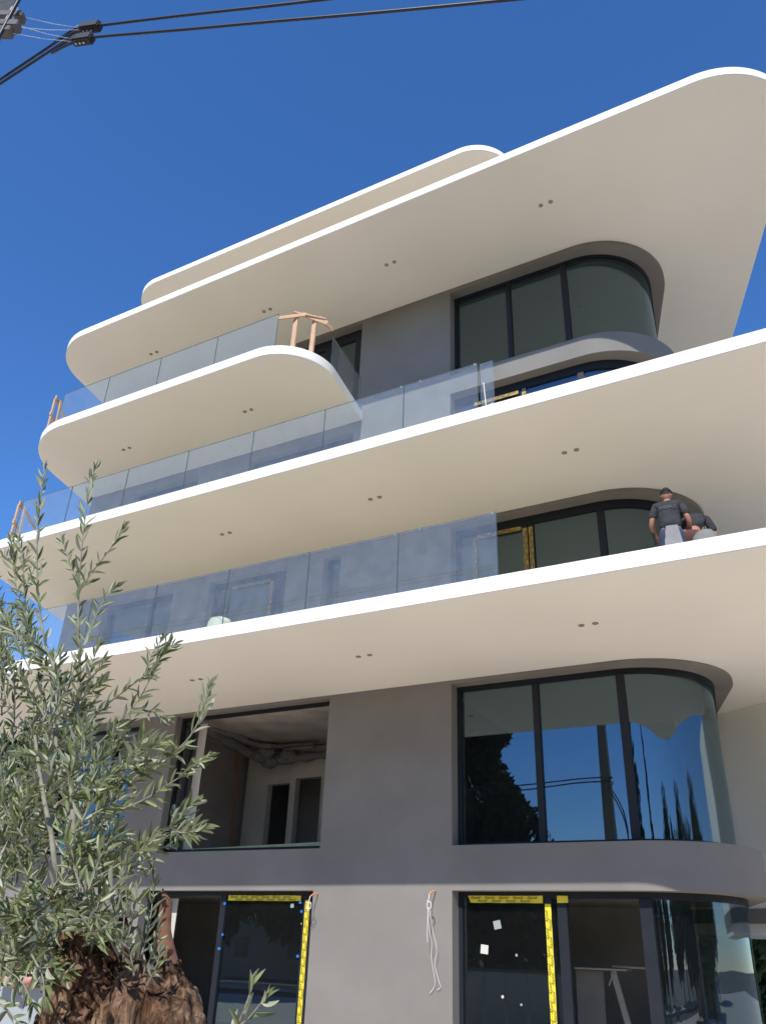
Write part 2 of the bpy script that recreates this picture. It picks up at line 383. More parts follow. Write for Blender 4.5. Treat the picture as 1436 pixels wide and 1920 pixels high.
def corner_window(z0, z1, mull, top=.09, bot=.06, glazed=None, name='corner_window'):
    b = MB()
    b.strip(FR0, FR1, z1 - top, z1 - .0015); b.strip(FR0, FR1, z0 + .0015, z0 + bot)
    y = 14.155
    b.box((-6.3765, y, z0 + bot), (-6.31, y + .09, z1 - top))
    w = b.build(name, FRAME, BLD, auto=30)
    xs = [-6.31]
    for mx, mw in mull:
        xs += [mx - mw/2, mx + mw/2]
        bars('mullion', FRAME, w, [((mx - mw/2, y - .015, z0 + bot + .001), (mx + mw/2, y + .09, z1 - top - .001))])
    for i in range(0, len(xs) - 1, 2):
        if glazed and not glazed[i // 2]: continue
        b = MB(); b.box((xs[i] + .002, y + .04, z0 + bot + .002), (xs[i+1] - .002, y + .06, z1 - top - .002)); b.build('pane', PANE, w)
    i0 = along(xs[-1])
    path = [(xs[-1] + .002, GL[i0][1])] + [p for p in GL[i0:] if p[0] > xs[-1] + .01 or p[1] > 15]
    path2 = [(xs[-1] + .002, GL2[i0][1])] + [q for p, q in zip(GL[i0:], GL2[i0:]) if p[0] > xs[-1] + .01 or p[1] > 15]
    b = MB(); b.strip(path, path2, z0 + bot + .002, z1 - top - .002); b.build('curved_pane', PANEC, w, auto=40)
    return w
# first floor
W1 = corner_window(3.33, 6.18, [(-4.83, .115), (-3.29, .14)])
W1L = flat_window(-13.15, -9.09, 3.34, 6.19, [(-12.85, .1)], [False, False])
flat_window(-16.7, -14.25, 3.34, 6.12, [(-15.1, .09)])
# ground floor
W0 = corner_window(.02, 2.62, [(-4.80, .11), (-4.57, .16), (-3.25, .19)], .1, .1, [True, True, False, True])
W0L = flat_window(-13.36, -9.17, .12, 2.62, [(-12.95, .12), (-11.38, .13), (-9.40, .19)], [False, False, True, False])
flat_window(-17.0, -14.6, .9, 2.5)
# second floor
W2 = corner_window(6.51, 9.54, [(-4.86, .1), (-4.74, .1), (-3.34, .13)], .17, .08, [True, True, True])
W2L = flat_window(-12.75, -10.5, 6.52, 9.42, [(-12.35, .12), (-11.0, .14)], [False, True, False], .12)
flat_window(-16.3, -13.9, 6.52, 9.42, [(-14.75, .12)], None, .12)
flat_window(-9.5, -9.05, 6.52, 9.42, (), None, .06)
# third floor
W3 = corner_window(9.87, 12.94, [(-4.72, .1), (-3.45, .13)], .2, .08, [True, True])
flat_window(-16.0, -13.7, 9.89, 12.66, [(-14.9, .1)], None, .12)
W3L = flat_window(-12.0, -8.93, 9.89, 12.66, [(-10.4, .1)], None, .14)
# top floor
W4 = corner_window(13.45, 16.0, [(-4.98, .11), (-3.63, .13)], .05, .03)
W4L = flat_window(-12.6, -8.86, 13.2, 16.02, [(-9.9, .35), (-11.2, .1)], None, .3)

# far wing behind the right corner
b = MB()
wp = resample(interp([Vector((-3.4, 18.5, 0)), Vector((-2.4, 18.14, 0)), Vector((-1.86, 17.9, 0)), Vector((-1.29, 17.53, 0)), Vector((-.4, 17.05, 0)), Vector((.8, 16.75, 0)), Vector((3.6, 16.5, 0))], 8), 40)
wp = [(p[0], p[1]) for p in wp]
b.strip(wp, offset(wp, .25), 2.62, ZA - .003)
b.build('curved_side_wall', WHITE, BLD, auto=30)
b = MB(); b.strip(offset(wp, -.02), offset(wp, 2.5), 2.38, 2.617); b.build('side_canopy', GREY, BLD, auto=30)
b = MB(); b.strip(offset(wp, .1), offset(wp, 2.5), 2.2, 2.377); b.build('side_canopy', WHITE, BLD, auto=30)

# ------------------------------------------------------------------ printed protective tape
def text_mesh(txt, size, shear=.35):
    cu = bpy.data.curves.new('print', 'FONT'); cu.body = txt; cu.size = size; cu.shear = shear; cu.align_x = 'CENTER'; cu.align_y = 'CENTER'; cu.offset = size * .012
    o = bpy.data.objects.new('print', cu); COL.objects.link(o)
    dg = bpy.context.evaluated_depsgraph_get(); me = bpy.data.meshes.new_from_object(o.evaluated_get(dg))
    vs = [v.co.copy() for v in me.vertices]; fs = [list(p.vertices) for p in me.polygons]
    bpy.data.objects.remove(o); bpy.data.curves.remove(cu); bpy.data.meshes.remove(me)
    return vs, fs
TV, TF = text_mesh('Alumil', .066)
SV, SF = text_mesh('aluminium', .012, 0)
def tape(p, q, width, parent, y, txt=True, skew=0, m=None):
    """flat strip in the XZ plane from p to q (x, z) with two staggered rows of print"""
    p = Vector((p[0], 0, p[1])); q = Vector((q[0], 0, q[1])); t = (q - p); L = t.length; t.normalize(); n = Vector((-t.z, 0, t.x))
    b = MB(); N = max(2, int(L / .12)); rnd = random.Random(int(L * 1000))
    top, bot = [], []
    for i in range(N + 1):
        w = width / 2 + rnd.uniform(-.003, .003); d = rnd.uniform(-.002, .002); c = p + t * (L * i / N)
        top.append(c + n * (w + d) + Vector((0, y, 0))); bot.append(c - n * (w - d) + t * (skew if i == 0 else 0) + Vector((0, y, 0)))
    vs = top + bot; back = [v + Vector((0, .003, 0)) for v in vs]
    M_ = N + 1
    b.add(vs + back, [(M_+i, M_+i+1, i+1, i) for i in range(N)] + [(2*M_+i, 2*M_+i+1, 3*M_+i+1, 3*M_+i) for i in range(N)])
    if txt:
        for row in (0, 1):
            s_ = .13 + .125 * row
            while s_ < L - .1:
                o = p + t * s_ + n * (width * (.23 if row == 0 else -.23)) + Vector((0, y - .0015, 0))
                b.add([o + t * v.x + n * v.y for v in TV], TF, 1)
                o2 = o + t * .125
                if s_ + .125 < L - .06: b.add([o2 + t * v.x + n * v.y for v in SV], SF, 1)
                s_ += .25
    return b.build('tape', [m or (TAPE_SHADE if y and p.z > 4 else TAPE), INK], parent)
YT = YG - .006
tape((-6.20, 2.505), (-4.885, 2.505), .105, W0, 14.148, skew=.05)
tape((-4.64, 2.51), (-4.46, 2.51), .10, W0, 14.133)
tape((-4.80, .12), (-4.80, 2.44), .10, W0, 14.133)
tape((-11.27, 2.50), (-9.56, 2.50), .09, W0L, YT)
tape((-9.40, .2), (-9.40, 2.47), .095, W0L, YG - .018)
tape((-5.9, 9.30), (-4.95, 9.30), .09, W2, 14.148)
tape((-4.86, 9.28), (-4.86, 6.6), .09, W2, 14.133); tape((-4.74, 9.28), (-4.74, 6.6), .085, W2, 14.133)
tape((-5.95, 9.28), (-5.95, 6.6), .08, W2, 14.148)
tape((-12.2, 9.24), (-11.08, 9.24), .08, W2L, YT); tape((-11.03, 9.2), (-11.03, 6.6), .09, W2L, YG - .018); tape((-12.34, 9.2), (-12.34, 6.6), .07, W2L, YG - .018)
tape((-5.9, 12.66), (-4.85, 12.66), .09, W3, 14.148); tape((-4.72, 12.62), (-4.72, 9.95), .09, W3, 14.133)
for x, z, w in ((-11.335, 2.40, .05), (-11.30, 1.86, .035), (-11.345, 1.62, .06), (-9.56, 2.43, .05), (-9.52, 2.28, .04), (-9.53, 1.55, .05)):
    b = MB(); b.box((x - w/2, YT - .014, z - .022), (x + w/2, YT - .004, z + .022)); b.build('blue_film_tab', BLUE, W0L)
def sticker(px, py, s, parent, rot=0, m=STICK, y=14.188):
    c = at(px, py, y); a = Vector((math.cos(rot), 0, math.sin(rot))) * s / 2; k = Vector((-math.sin(rot), 0, math.cos(rot))) * s / 2
    b = MB(); b.obox(c, a, Vector((0, .002, 0)), k, 0); b.build('sticker', m, parent, bevel=s * .15)
STICK2 = mat('faded_sticker', (.30, .34, .32), .6)
sticker(908, 1780, .135, W0, -.1); sticker(932, 1734, .13, W0, .2, STICK2)
sticker(968, 1791, .04, W0, -.1, STICK2); sticker(942, 1869, .042, W0, .5); sticker(977, 1884, .035, W0, -.1, STICK2)
sticker(548, 1698, .075, W0L, .02, STICK2, 14.128); sticker(565, 1732, .02, W0L, 0, STICK, 14.128)
# pale boards standing in the left jambs, boards on the sill
def jamb(x, z0, z1, y, w, parent):
    b = MB(); b.box((x, y, z0), (x + w, y + .012, z1)); b.build('jamb_board', BOARDC, parent)
jamb(-12.80, 3.42, 6.08, 14.30, .22, W1L); jamb(-13.02, .2, 2.5, 14.30, .3, W0L)
b = MB(); pts = [(-12.2, 14.5), (-9.4, 14.5), (-9.4, 15.2), (-12.2, 15.2)]
b.add([(-12.6, 14.26, 3.43), (-9.17, 14.26, 3.43), (-9.17, 15.0, 3.43), (-12.6, 15.0, 3.43), (-12.6, 14.26, 3.438), (-9.17, 14.26, 3.50), (-9.17, 15.0, 3.56), (-10.5, 15.0, 3.56), (-12.6, 15.0, 3.45)],
      [(0, 3, 2, 1), (0, 1, 5, 4), (4, 5, 6, 7, 8), (1, 2, 6, 5), (2, 3, 8, 7, 6), (3, 0, 4, 8)])
b.build('sill_board', SILLG, W1L)

# things in the open first-floor room: back wall with two doorways, wrapped pipes, orange conduits
def room_wall(x0, x1, z0, z1, ops, y0, y1): return wall(x0, x1, z0, z1, ops, y0, y1, PLASTER, 'partition')
YP = 17.6
gx = lambda px, py=1500, Y=YP: at(px, py, Y).x
gz = lambda py, px=520, Y=YP: at(px, py, Y).z
dz = gz(1468)
room_wall(gx(459), -8.01, 3.006, 6.204, [(gx(500), gx(541), 3.0, gz(1470)), (gx(552), gx(600), 3.0, gz(1462))], YP, YP + .2)
b = MB(); b.box((gx(495), YP + 1.6, 3.01), (-8.01, YP + 1.75, 6.2)); b.build('partition', BLOCK, BLD)
pw = [at(px, py, Y) for px, py, Y in ((352, 1352, 14.7), (395, 1372, 15.4), (440, 1396, 16.3), (478, 1416, 16.9), (520, 1424, 17.2), (570, 1420, 17.25), (625, 1412, 17.3))]
pp_ = interp(pw, 14); b = MB(); b.tube(pp_, [.12 + .05 * noise.noise(p * 3.1) for p in pp_], 14)
pp_ = interp([at(px, py, Y) for px, py, Y in ((385, 1352, 14.8), (430, 1372, 15.6), (475, 1394, 16.4), (520, 1400, 16.8), (590, 1398, 16.9))], 14); b.tube(pp_, [.075 + .04 * noise.noise(p * 4) for p in pp_], 12)
for px, py, Y in ((485, 1416, 16.9), (505, 1428, 17.1), (540, 1415, 17.2), (498, 1408, 16.8)):
    c = at(px, py, Y); m2 = interp([c + Vector((-.25, 0, .05)), c, c + Vector((.25, .05, -.02))], 8); b.tube(m2, [.05 + .12 * math.sin(math.pi * i / (len(m2) - 1)) * (1 + .4 * noise.noise(q * 6)) for i, q in enumerate(m2)], 10)
b.build('wrapped_pipe', DUCT, BLD, smooth=True)
b = MB(); b.box(at(497, 1406, 16.6), at(497, 1406, 16.6) + Vector((2.4, .02, .02))); b.build('ceiling_rail', INK, BLD)
for pl in ([(462, 1402, 16.9), (449, 1410, 16.9), (445, 1424, 16.9), (440, 1500, 16.9), (431, 1600, 16.9)], [(368, 1352, 14.8), (362, 1380, 14.8), (358, 1420, 14.8), (354, 1450, 14.8)]):
    b = MB(); b.tube(interp([at(*q) for q in pl], 6), .026 if len(pl) == 5 else .045, 8); b.build('conduit', ORANGE, BLD, smooth=True)

# ------------------------------------------------------------------ glass balustrades
RAILEDGE = mat('glass_edge', (.035, .085, .075), .2)
CLIP = mat('steel_clip', (.6, .6, .6), .3, metal=1)
def rail_panel(p, q, z0, z1, clip=True):
    p = Vector(p); q = Vector(q); t = (q - p).normalized(); n = Vector((-t.y, t.x)); th = .009
    b = MB(); c = (p + q) / 2; h = (q - p).length / 2 - .005
    b.obox((c.x, c.y, (z0 + z1) / 2), Vector((t.x, t.y, 0)) * h, Vector((n.x, n.y, 0)) * th, Vector((0, 0, (z1 - z0) / 2)))
    o = b.build('glass_panel', RAIL, BLD)
    e = Vector((t.x, t.y, 0)); m_ = Vector((n.x, n.y, 0))   # the polished edges of the pane
    b = MB(); b.obox((c.x, c.y, z1 + .0025), e * h, m_ * (th - .001), Vector((0, 0, .002))); b.build('glass_edge', RAILEDGE, o)
    for s_ in (-1, 1):
        cc = c + t * (h + .0022) * s_; b = MB()
        b.obox((cc.x, cc.y, (z0 + z1) / 2), e * .0018, m_ * (th - .001), Vector((0, 0, (z1 - z0) / 2))); b.build('glass_edge', RAILEDGE, o)
    if clip:
        for s_ in (-.55, .93):
            cc = c + t * h * s_; b = MB()
            b.obox((cc.x, cc.y, z1 - .003), e * .014, m_ * .014, Vector((0, 0, .012))); b.build('clip', CLIP, o)
    return o
zA, zB, zC = ZA + TH, ZB + TH, ZC + TH
xs = [-3.96, -5.62, -7.31, -9.01, -10.70, -12.38, -14.07, -15.76]
for a, c in zip(xs, xs[1:]): rail_panel((c, 10.27), (a, 10.27), zA - .02, zA + 1.04)
xs = [-4.40, -5.86, -7.57, -9.275, -10.98, -12.70, -14.44, -16.1]
for a, c in zip(xs, xs[1:]): rail_panel((c, 10.745), (a, 10.745), zB - .02, zB + .985)
xs = [-9.165, -10.875, -12.60, -14.30, -15.9]
for a, c in zip(xs, xs[1:]): rail_panel((c, 10.925), (a, 10.925), zC - .02, zC + .88, False)
rail_panel((-8.52, 12.15), (-8.735, 13.8), zC - .02, zC + .9, False)
# loose sheet of glass at the end of the second rail
b = MB(); b.obox((-4.26, 10.80, zB + .49), Vector((.13, 0, 0)), Vector((0, .008, 0)), Vector((.004, -.03, .48)))
g = b.build('glass_sheet', RAIL); tag(g, 'narrow loose glass sheet leaning at the open end of the middle balcony balustrade', 'glass sheet')
b = MB(); b.obox((-4.385, 10.80, zB + .49), Vector((.004, 0, 0)), Vector((0, .008, 0)), Vector((.004, -.03, .48))); b.build('glass_edge', RAILEDGE, g)
b = MB(); b.bar((-4.28, 10.79, zB), (-4.31, 10.77, zB + .55), .012, .012); b.bar((-4.40, 10.79, zB + .02), (-4.15, 10.79, zB + .09), .012, .006); b.build('plastic_edging', WIRE, g)

# ------------------------------------------------------------------ timber guards
def timber(name_label, posts, rails):
    t = tag(empty('timber_guard', posts[0][0]), name_label, 'timber guard'); off = Vector(posts[0][0])
    for p, q, w, d in posts:
        b = MB(); b.bar(Vector(p) - off, Vector(q) - off, w, d, (0, 1, 0)); b.build('post', PINE, t, bevel=.003)
    for p, q, w, d in rails:
        b = MB(); b.bar(Vector(p) - off, Vector(q) - off, w, d); b.build('rail', PINE, t, bevel=.003)
Y1 = 11.05
P = lambda px, py, Y: tuple(at(px, py, Y))
pa = Vector(P(549, 650, 11.3)); pa.z = zC; pb = Vector(P(583, 662, 11.6)); pb.z = zC
ha = at(553, 590, 11.3).z; hb = at(595, 594, 11.6).z
timber('raw timber guard of two posts and crooked rails at the rounded balcony end',
       [((pa.x, pa.y, zC), (pa.x + .02, pa.y, ha), .115, .05), ((pb.x, pb.y, zC), (pb.x + .03, pb.y, hb), .115, .05)],
       [(P(520, 597, 11.0), P(572, 590, 11.36), .04, .09), (P(551, 587, 11.25), P(610, 600, 11.7), .11, .035), (P(568, 589, 11.38), P(614, 606, 11.72), .03, .12), (P(600, 596, 11.65), P(624, 618, 12.1), .03, .13)])
for (x0, y0, x1, y1, Y, lab) in ((93, 794, 112, 745, 11.35, 'leaning raw timber guard at the left end of the short upper balcony'),
                                 (22, 1003, 42, 944, 11.2, 'leaning raw timber guard behind the olive shoots on the middle balcony')):
    z0 = zC if y0 < 900 else zB
    a = Vector(P(x0, y0, Y)); a.z = z0; h = at(x1, y1, Y).z
    timber(lab, [((a.x, a.y, z0), (a.x - .03, a.y, h), .06, .045), ((a.x + .16, a.y + .12, z0), (a.x + .10, a.y + .1, h - .05), .04, .06)],
           [((a.x + .05, a.y - .05, h), (a.x - .75, a.y + 1.1, h + .02), .04, .12), ((a.x, a.y - .05, z0 + (h - z0) * .62), (a.x - .8, a.y + 1.1, z0 + (h - z0) * .6), .04, .11)])

# ------------------------------------------------------------------ cream tub on the balcony
c = at(402, 1172, 10.9); t = tag(empty('plastic_tub', (c.x, 11.05, zA)), 'cream plastic tub standing upside down behind the lower balcony glass', 'tub')
prof = [(.27, 0), (.275, .02), (.262, .025), (.25, .16), (.235, .3), (.215, .42), (.19, .475), (.13, .50), (.05, .508), (0, .509)]
def lathe(prof, n=28):
    b = MB(); k = len(prof)
    for r, z in prof:
        for j in range(n): b.v.append((r * math.cos(2*math.pi*j/n), r * math.sin(2*math.pi*j/n), z))
    for i in range(k - 1):
        for j in range(n):
            b.f.append([i*n+j, i*n+(j+1) % n, (i+1)*n+(j+1) % n, (i+1)*n+j]); b.m.append(0)
    return b
lathe(prof).build('shell', CREAM, t, auto=50)
b = MB(); b.tube([(.277 * math.cos(a * .2244), .277 * math.sin(a * .2244), .03) for a in range(29)], .012, 6); b.build('rim', CREAM, t, smooth=True)

# ------------------------------------------------------------------ wires hanging from the ground-floor wall
def hanging(px, py, label, d, loop_z, loops, tails):
    o = at(px, py, YW); t = tag(empty('hanging_wire', o), label, 'electric wire', 'loose wires hanging from the plain wall')
    dn = d
    stub = [(0, .02, 0), (-.005, -.05, .0), (-.02, -dn * .55, -.02), (-.03, -dn * .8, -.06)]
    b = MB(); b.tube(interp(stub, 6), .011, 8); b.build('conduit_stub', ORANGE2, t, smooth=True)
    s = Vector(stub[-1]); e = Vector((-.04, -dn, loop_z))
    b = MB(); b.tube(interp([stub[2], s, s.lerp(e, .5) + Vector((.01, 0, 0)), e], 6), .006, 6)
    r0 = .05
    for k in range(loops):
        r = r0 - .006 * k; a0 = random.random() * 6
        b.tube([e + Vector((.03 + r * math.cos(a0 + a * .3), .006 * k + .02 * math.sin(a * .3), -.05 + 1.25 * r * math.sin(a0 + a * .3))) for a in range(23)], .0045, 5)
    for tl in tails: b.tube(interp([e + Vector(v) for v in tl], 5), .0042, 5)
    b.build('wire', WIRE, t, smooth=True)
hanging(817, 1671, 'white wires knotted in a loop with long tails hanging beside the right window', .24, -.18, 3,
        [[(.02, 0, -.1), (.0, .05, -.35), (.03, .12, -.62), (.0, .16, -.8), (.05, .2, -1.15), (.02, .21, -1.25), (-.04, .2, -1.32)],
         [(.04, 0, -.1), (.07, .06, -.4), (.12, .12, -.7), (.06, .17, -.9), (.12, .2, -1.15), (.15, .21, -1.23), (.09, .21, -1.27)],
         [(.01, 0, -.1), (-.01, .03, -.3), (-.03, .06, -.45), (-.02, .06, -.6)]])
hanging(597, 1676, 'short white wire loop sticking out beside the left window', .27, -.16, 2, [[(.02, 0, -.08), (.0, .0, -.18)]])

# ------------------------------------------------------------------ workbench inside the open ground-floor door
t = tag(empty('workbench', (-4.74, 16.45, .12)), 'makeshift workbench with boards leaning under it inside the open ground floor doorway', 'workbench')
for nm, p, q, w, d, mm in (('bench_top', (-.35, 0, 1.42), (.55, .05, 1.42), .5, .03, PLASTER), ('board', (-.2, .1, 0), (-.18, .12, 1.39), .5, .02, BLOCK), ('leg', (.62, -.05, 0), (.28, .0, 1.40), .1, .05, PLASTER),
                           ('lath', (.30, -.1, 1.47), (.92, -.05, 1.46), .06, .03, BOARDC), ('rag', (.3, -.12, 1.35), (.22, -.13, 1.17), .04, .02, STICK)):
    b = MB(); b.bar(p, q, w, d, (0, 1, 0) if nm in ('board', 'leg') else (0, 0, 1)); b.build(nm, mm, t, bevel=.004)

# ------------------------------------------------------------------ pole and overhead lines
POLEM = mat('weathered_concrete', (.24, .22, .20), .9, var=.15, vscale=5, bump=.4, bscale=40)
TIMB = mat('weathered_crossarm', (.13, .12, .12), .85, var=.25, vscale=8, bump=.4, bscale=30)
CABLE = mat('black_cable', (.016, .018, .03), .45)
INS = mat('black_clamp', (.012, .013, .018), .55)
PORC = mat('porcelain', (.62, .60, .56), .25)
STEEL = mat('galvanised', (.45, .45, .46), .4, metal=.8)
PYL = 2.54
pc = at(0, 40, PYL); PXC = pc.x - .16
pole = tag(empty('utility_pole', (PXC, PYL + .02, 0)), 'square concrete power pole at the top left corner with stacked crossarms', 'utility pole')
b = MB(); b.prism([(-.17, -.17), (.17, -.17), (.17, .17), (-.17, .17)], -.1, 5.2); 
for i in range(4): pass
b = MB(); b.add([(-.2, -.2, -.1), (.2, -.2, -.1), (.2, .2, -.1), (-.2, .2, -.1), (-.09, -.09, 11.15), (.09, -.09, 11.15), (.09, .09, 11.15), (-.09, .09, 11.15)], [(0,3,2,1),(4,5,6,7),(0,1,5,4),(1,2,6,5),(2,3,7,6),(3,0,4,7)])
b.build('shaft', POLEM, pole, bevel=.02)
A1 = at(42, 33, PYL - .18); A2 = at(34, 50, PYL - .2); A3 = at(20, 60, PYL - .22)
base = Vector(pole.location)
DX = Vector((CX.x, CX.y, 0)).normalized()
for k, a in enumerate((A1, A2, A3)):
    b = MB(); b.bar(a - base + DX * .02, a - base - DX * (1.3 - .2 * k), .10, .085); b.build('crossarm', TIMB, pole, bevel=.006)
    for s_ in (.10, 1.0):
        i_ = lathe([(.012, 0), (.035, .01), (.045, .03), (.03, .05), (.042, .07), (.03, .10), (0, .105)], 12)
        i_ = i_.build('insulator', PORC, pole, smooth=True); i_.location = a - base - DX * s_ + Vector((0, 0, .045))
b = MB(); b.tube([at(0, 68, PYL - .28) - base + Vector((0, 0, -6)), at(0, 66, PYL - .28) - base, at(37, -2, PYL - .28) - base, at(60, -40, PYL - .28) - base], .018, 8); b.build('down_cable', CABLE, pole, smooth=True)
def cable(label, pts, K, r=.0145):
    t = tag(empty('power_cable', pts[K]), label, 'power cable', 'overhead cables crossing the sky')
    o = Vector(pts[K]); b = MB(); b.tube([p - o for p in interp(pts, 8)], r, 8); b.build('conductor', CABLE, t, smooth=True)
    d = (Vector(pts[K+1]) - o).normalized(); u = Vector((0, 0, 1)); u = (u - d * d.z).normalized(); w = d.cross(u)
    b = MB(); b.obox(d * .02, d * .125, w * .045, u * .05); b.build('clamp_body', INS, t, bevel=.012)
    b = MB(); b.obox(d * -.11, d * .03, w * .03, u * .03); b.build('clamp_nose', INS, t, bevel=.01)
    for s_ in (-.045, .005, .055):
        b = MB(); b.tube([d * s_ - u * .04, d * s_ - u * .065], .012, 8); b.build('bolt', STEEL, t, smooth=False)
    return o + d * -.1
YC = 2.9
far = Vector((0.875, .483, 0)).normalized()
def run(k1, k2, mid, right):
    K = at(*k2, YC)
    lefts = [at(k1[0] - 900, k1[1] + 600, YC + .2), at(*k1, YC + .05), at(*mid, YC + .01)]
    r1 = right[0]; out = [at(px, py, YC + (px - k2[0]) * .0014) for px, py in right]
    d = (out[-1] - out[-2]).normalized()
    e = out[-1]; o1 = [e + d * q for q in (.5, 1.2, 2.2)]; o1 += [o1[-1] + Vector((1.5, .1, .15)), o1[-1] + Vector((4, -.2, .4)), o1[-1] + Vector((9, -1.2, .8)), o1[-1] + Vector((20, -3.5, 1.6))]
    return lefts + [K] + out + o1, 3
p1, K1 = run((0, 150), (168, 51), (104, 79), [(210, 45), (350, 28), (500, 11.5), (640, -5)])
p2, K2 = run((0, 158), (154, 74), (98, 99), [(195, 68), (360, 54), (500, 41), (720, 22), (960, -1)])
c1 = cable('upper black overhead cable with a clamp, bending down to the left', p1, K1)
c2 = cable('lower black overhead cable with a clamp, running long across the sky', p2, K2)
for k, (a, c, dz) in enumerate(((A1, c1, 0), (A2, c1, -.03), (A2, c2, .02), (A3, c2, -.02))):
    a_ = a + Vector((0, 0, .02 - .03 * (k % 2))); c_ = c + Vector((0, 0, dz))
    t = MB(); t.tube([a_ - a_, (a_.lerp(c_, .5) - a_) + Vector((0, 0, -.02)), c_ - a_], .0028, 5)
    o = t.build('tie_wire', WIRE, None, smooth=True); o.location = a_
    tag(o, ['topmost thin white wire from crossarm to upper cable clamp', 'faint thin wire just below the topmost, to the upper clamp', 'thin white wire from the middle crossarm to the lower clamp', 'lowest thin white wire from crossarm to lower cable clamp'][k], 'wire', 'thin wires tying the clamps to the pole')
# lines outside the frame that the first-floor panes mirror
def mirror_line(label, pts, r):
    o = Vector(pts[0]); b = MB(); b.tube([Vector(p) - o for p in interp(pts, 6)], r, 6); t = b.build('power_cable', CABLE, None, smooth=True); t.location = o
    tag(t, label, 'power cable', 'street lines mirrored in the windows')
mirror_line('thick cable mirrored high in the first floor window', [(-40, -3, 9.6), (-12, 1.6, 8.62), (-6.2, 2.4, 8.7)], .03)
mirror_line('upper of two thin lines mirrored low in the first floor window', [(-40, 0, 6.5), (-14, 2.4, 6.45), (-7.1, 2.66, 6.62), (-6.7, 2.66, 6.45), (-6.3, 2.62, 5.7), (-6.2, 2.6, 5.0)], .02)
mirror_line('lower of two thin lines mirrored low in the first floor window', [(-40, .2, 6.35), (-14, 2.5, 6.25), (-7.1, 2.8, 6.48), (-6.6, 2.8, 6.2), (-6.25, 2.74, 5.4), (-6.18, 2.7, 4.6)], .02)

# ------------------------------------------------------------------ surroundings
FOL = [mat('foliage_dark', (.035, .052, .022), .7, var=.35, vscale=.9), mat('foliage_mid', (.055, .082, .028), .7, var=.35, vscale=.9), mat('foliage_light', (.10, .13, .04), .7, var=.3, vscale=1.5)]
BARKM = mat('tree_bark', (.11, .08, .055), .95, var=.3, vscale=6, bump=.6, bscale=20)
def crown(seed, n, size, shape, leaf):
    rnd = random.Random(seed); b = MB(); clumps = []
    for i in range(46 if shape != 'cone' else 230):
        if shape == 'cone':
            h = rnd.random() ** 1.2; a = rnd.random() * 6.283; rr = (1 - h) ** .5 * rnd.random() ** .6 + .02
            clumps.append((Vector((rr * math.cos(a) * size[0], rr * math.sin(a) * size[0], h * size[1])), rnd.uniform(.20, .30) * size[0] * (1.1 - .75 * h)))
        else:
            v = Vector((rnd.gauss(0, 1), rnd.gauss(0, 1), rnd.gauss(0, 1))).normalized() * rnd.uniform(.45, 1)
            clumps.append((Vector((v.x * size[0], v.y * size[0], (v.z + 1) * size[1] / 2)), rnd.uniform(.25, .42) * size[0]))
    for i in range(n):
        c, r = rnd.choice(clumps); v = Vector((rnd.gauss(0, 1), rnd.gauss(0, 1), rnd.gauss(0, 1))).normalized() * r * rnd.uniform(.6, 1.05); p = c + v
        q = Vector((rnd.gauss(0, 1), rnd.gauss(0, 1), rnd.gauss(0, 1))).normalized(); u = q.orthogonal().normalized(); w = q.cross(u); s_ = leaf * rnd.uniform(.6, 1.3)
        b.add([p + u * s_, p + w * s_ * .45, p - u * s_, p - w * s_ * .45], [(0, 1, 2, 3)])
    return b.mesh('crown')
def tree(name, label, loc, cmesh, m, th, tr, cz):
    t = tag(empty(name, loc), label, 'tree')
    b = MB(); b.tube(interp([(0, 0, -.2), (.05, .03, th * .5), (-.04, .02, th)], 4), [tr * (1.2 - .8 * i / 8) for i in range(9)], 9); b.build('trunk', BARKM, t, smooth=True)
    me = cmesh.copy(); o = link('crown', me, m, t); o.location = (0, 0, cz); return t
ccone = crown(1, 90000, (5.4, 16.3), 'cone', .25); cthin = crown(2, 9000, (1.5, 18), 'cone', .26); cball = crown(3, 5200, (3.2, 5.2), 'ball', .3)
tree('conifer_tree', 'tall dark conifer across the road, mirrored in the first floor window', (-19.6, -14.5, -.3), ccone, FOL[0], 15, .35, .6)
for k, (x, y, lab) in enumerate(((-5.2, -27, 'leftmost slim cypress mirrored in the rounded window'), (-1.5, -26, 'second slim cypress mirrored in the rounded window'), (4, -25, 'third slim cypress mirrored in the rounded window'), (10, -22, 'rightmost slim cypress mirrored in the rounded window'))):
    tree('cypress_tree', lab, (x, y, 0), cthin, FOL[0], 9, .16, .5)
for k, (x, y, m_, lab) in enumerate(((-9, -19, 1, 'bushy green tree across the road straight behind the viewer'), (-14, -20, 0, 'bushy dark tree across the road left of the straight view'), (-28, -18, 1, 'bushy tree across the road beyond the tall conifer'), (-3, -20, 0, 'bushy dark tree across the road on the right'),
                                     (3.5, -19, 1, 'bushy green tree in front of the cypresses'), (11, -18, 0, 'bushy dark tree far right across the road'), (19, -16, 1, 'bushy green tree by the road near the low house'), (13.5, 1.5, 0, 'bushy dark tree in front of the low house on the right'), (14.5, 8.5, 1, 'bushy green tree beside the low house on the right'), (-40, 27, 1, 'green tree far left beyond the apartment block'), (-47, 33, 0, 'dark tree furthest left beyond the apartment block'), (-33, 30, 0, 'dark tree at the left end of the apartment block'), (27, -20, 0, 'bushy dark tree by the road right of the cypresses'), (36, -9, 1, 'bushy green tree far to the right by the road'), (40, 8, 0, 'bushy dark tree furthest to the right'), (-38, -17, 0, 'bushy dark tree far left across the road'))):
    tree('broadleaf_tree', lab, (x, y, 0), cball, FOL[m_], 3.2, .2, .9).scale = (1, 1, 1) if abs(x) < 24 else (1.6, 1.6, 2.0)
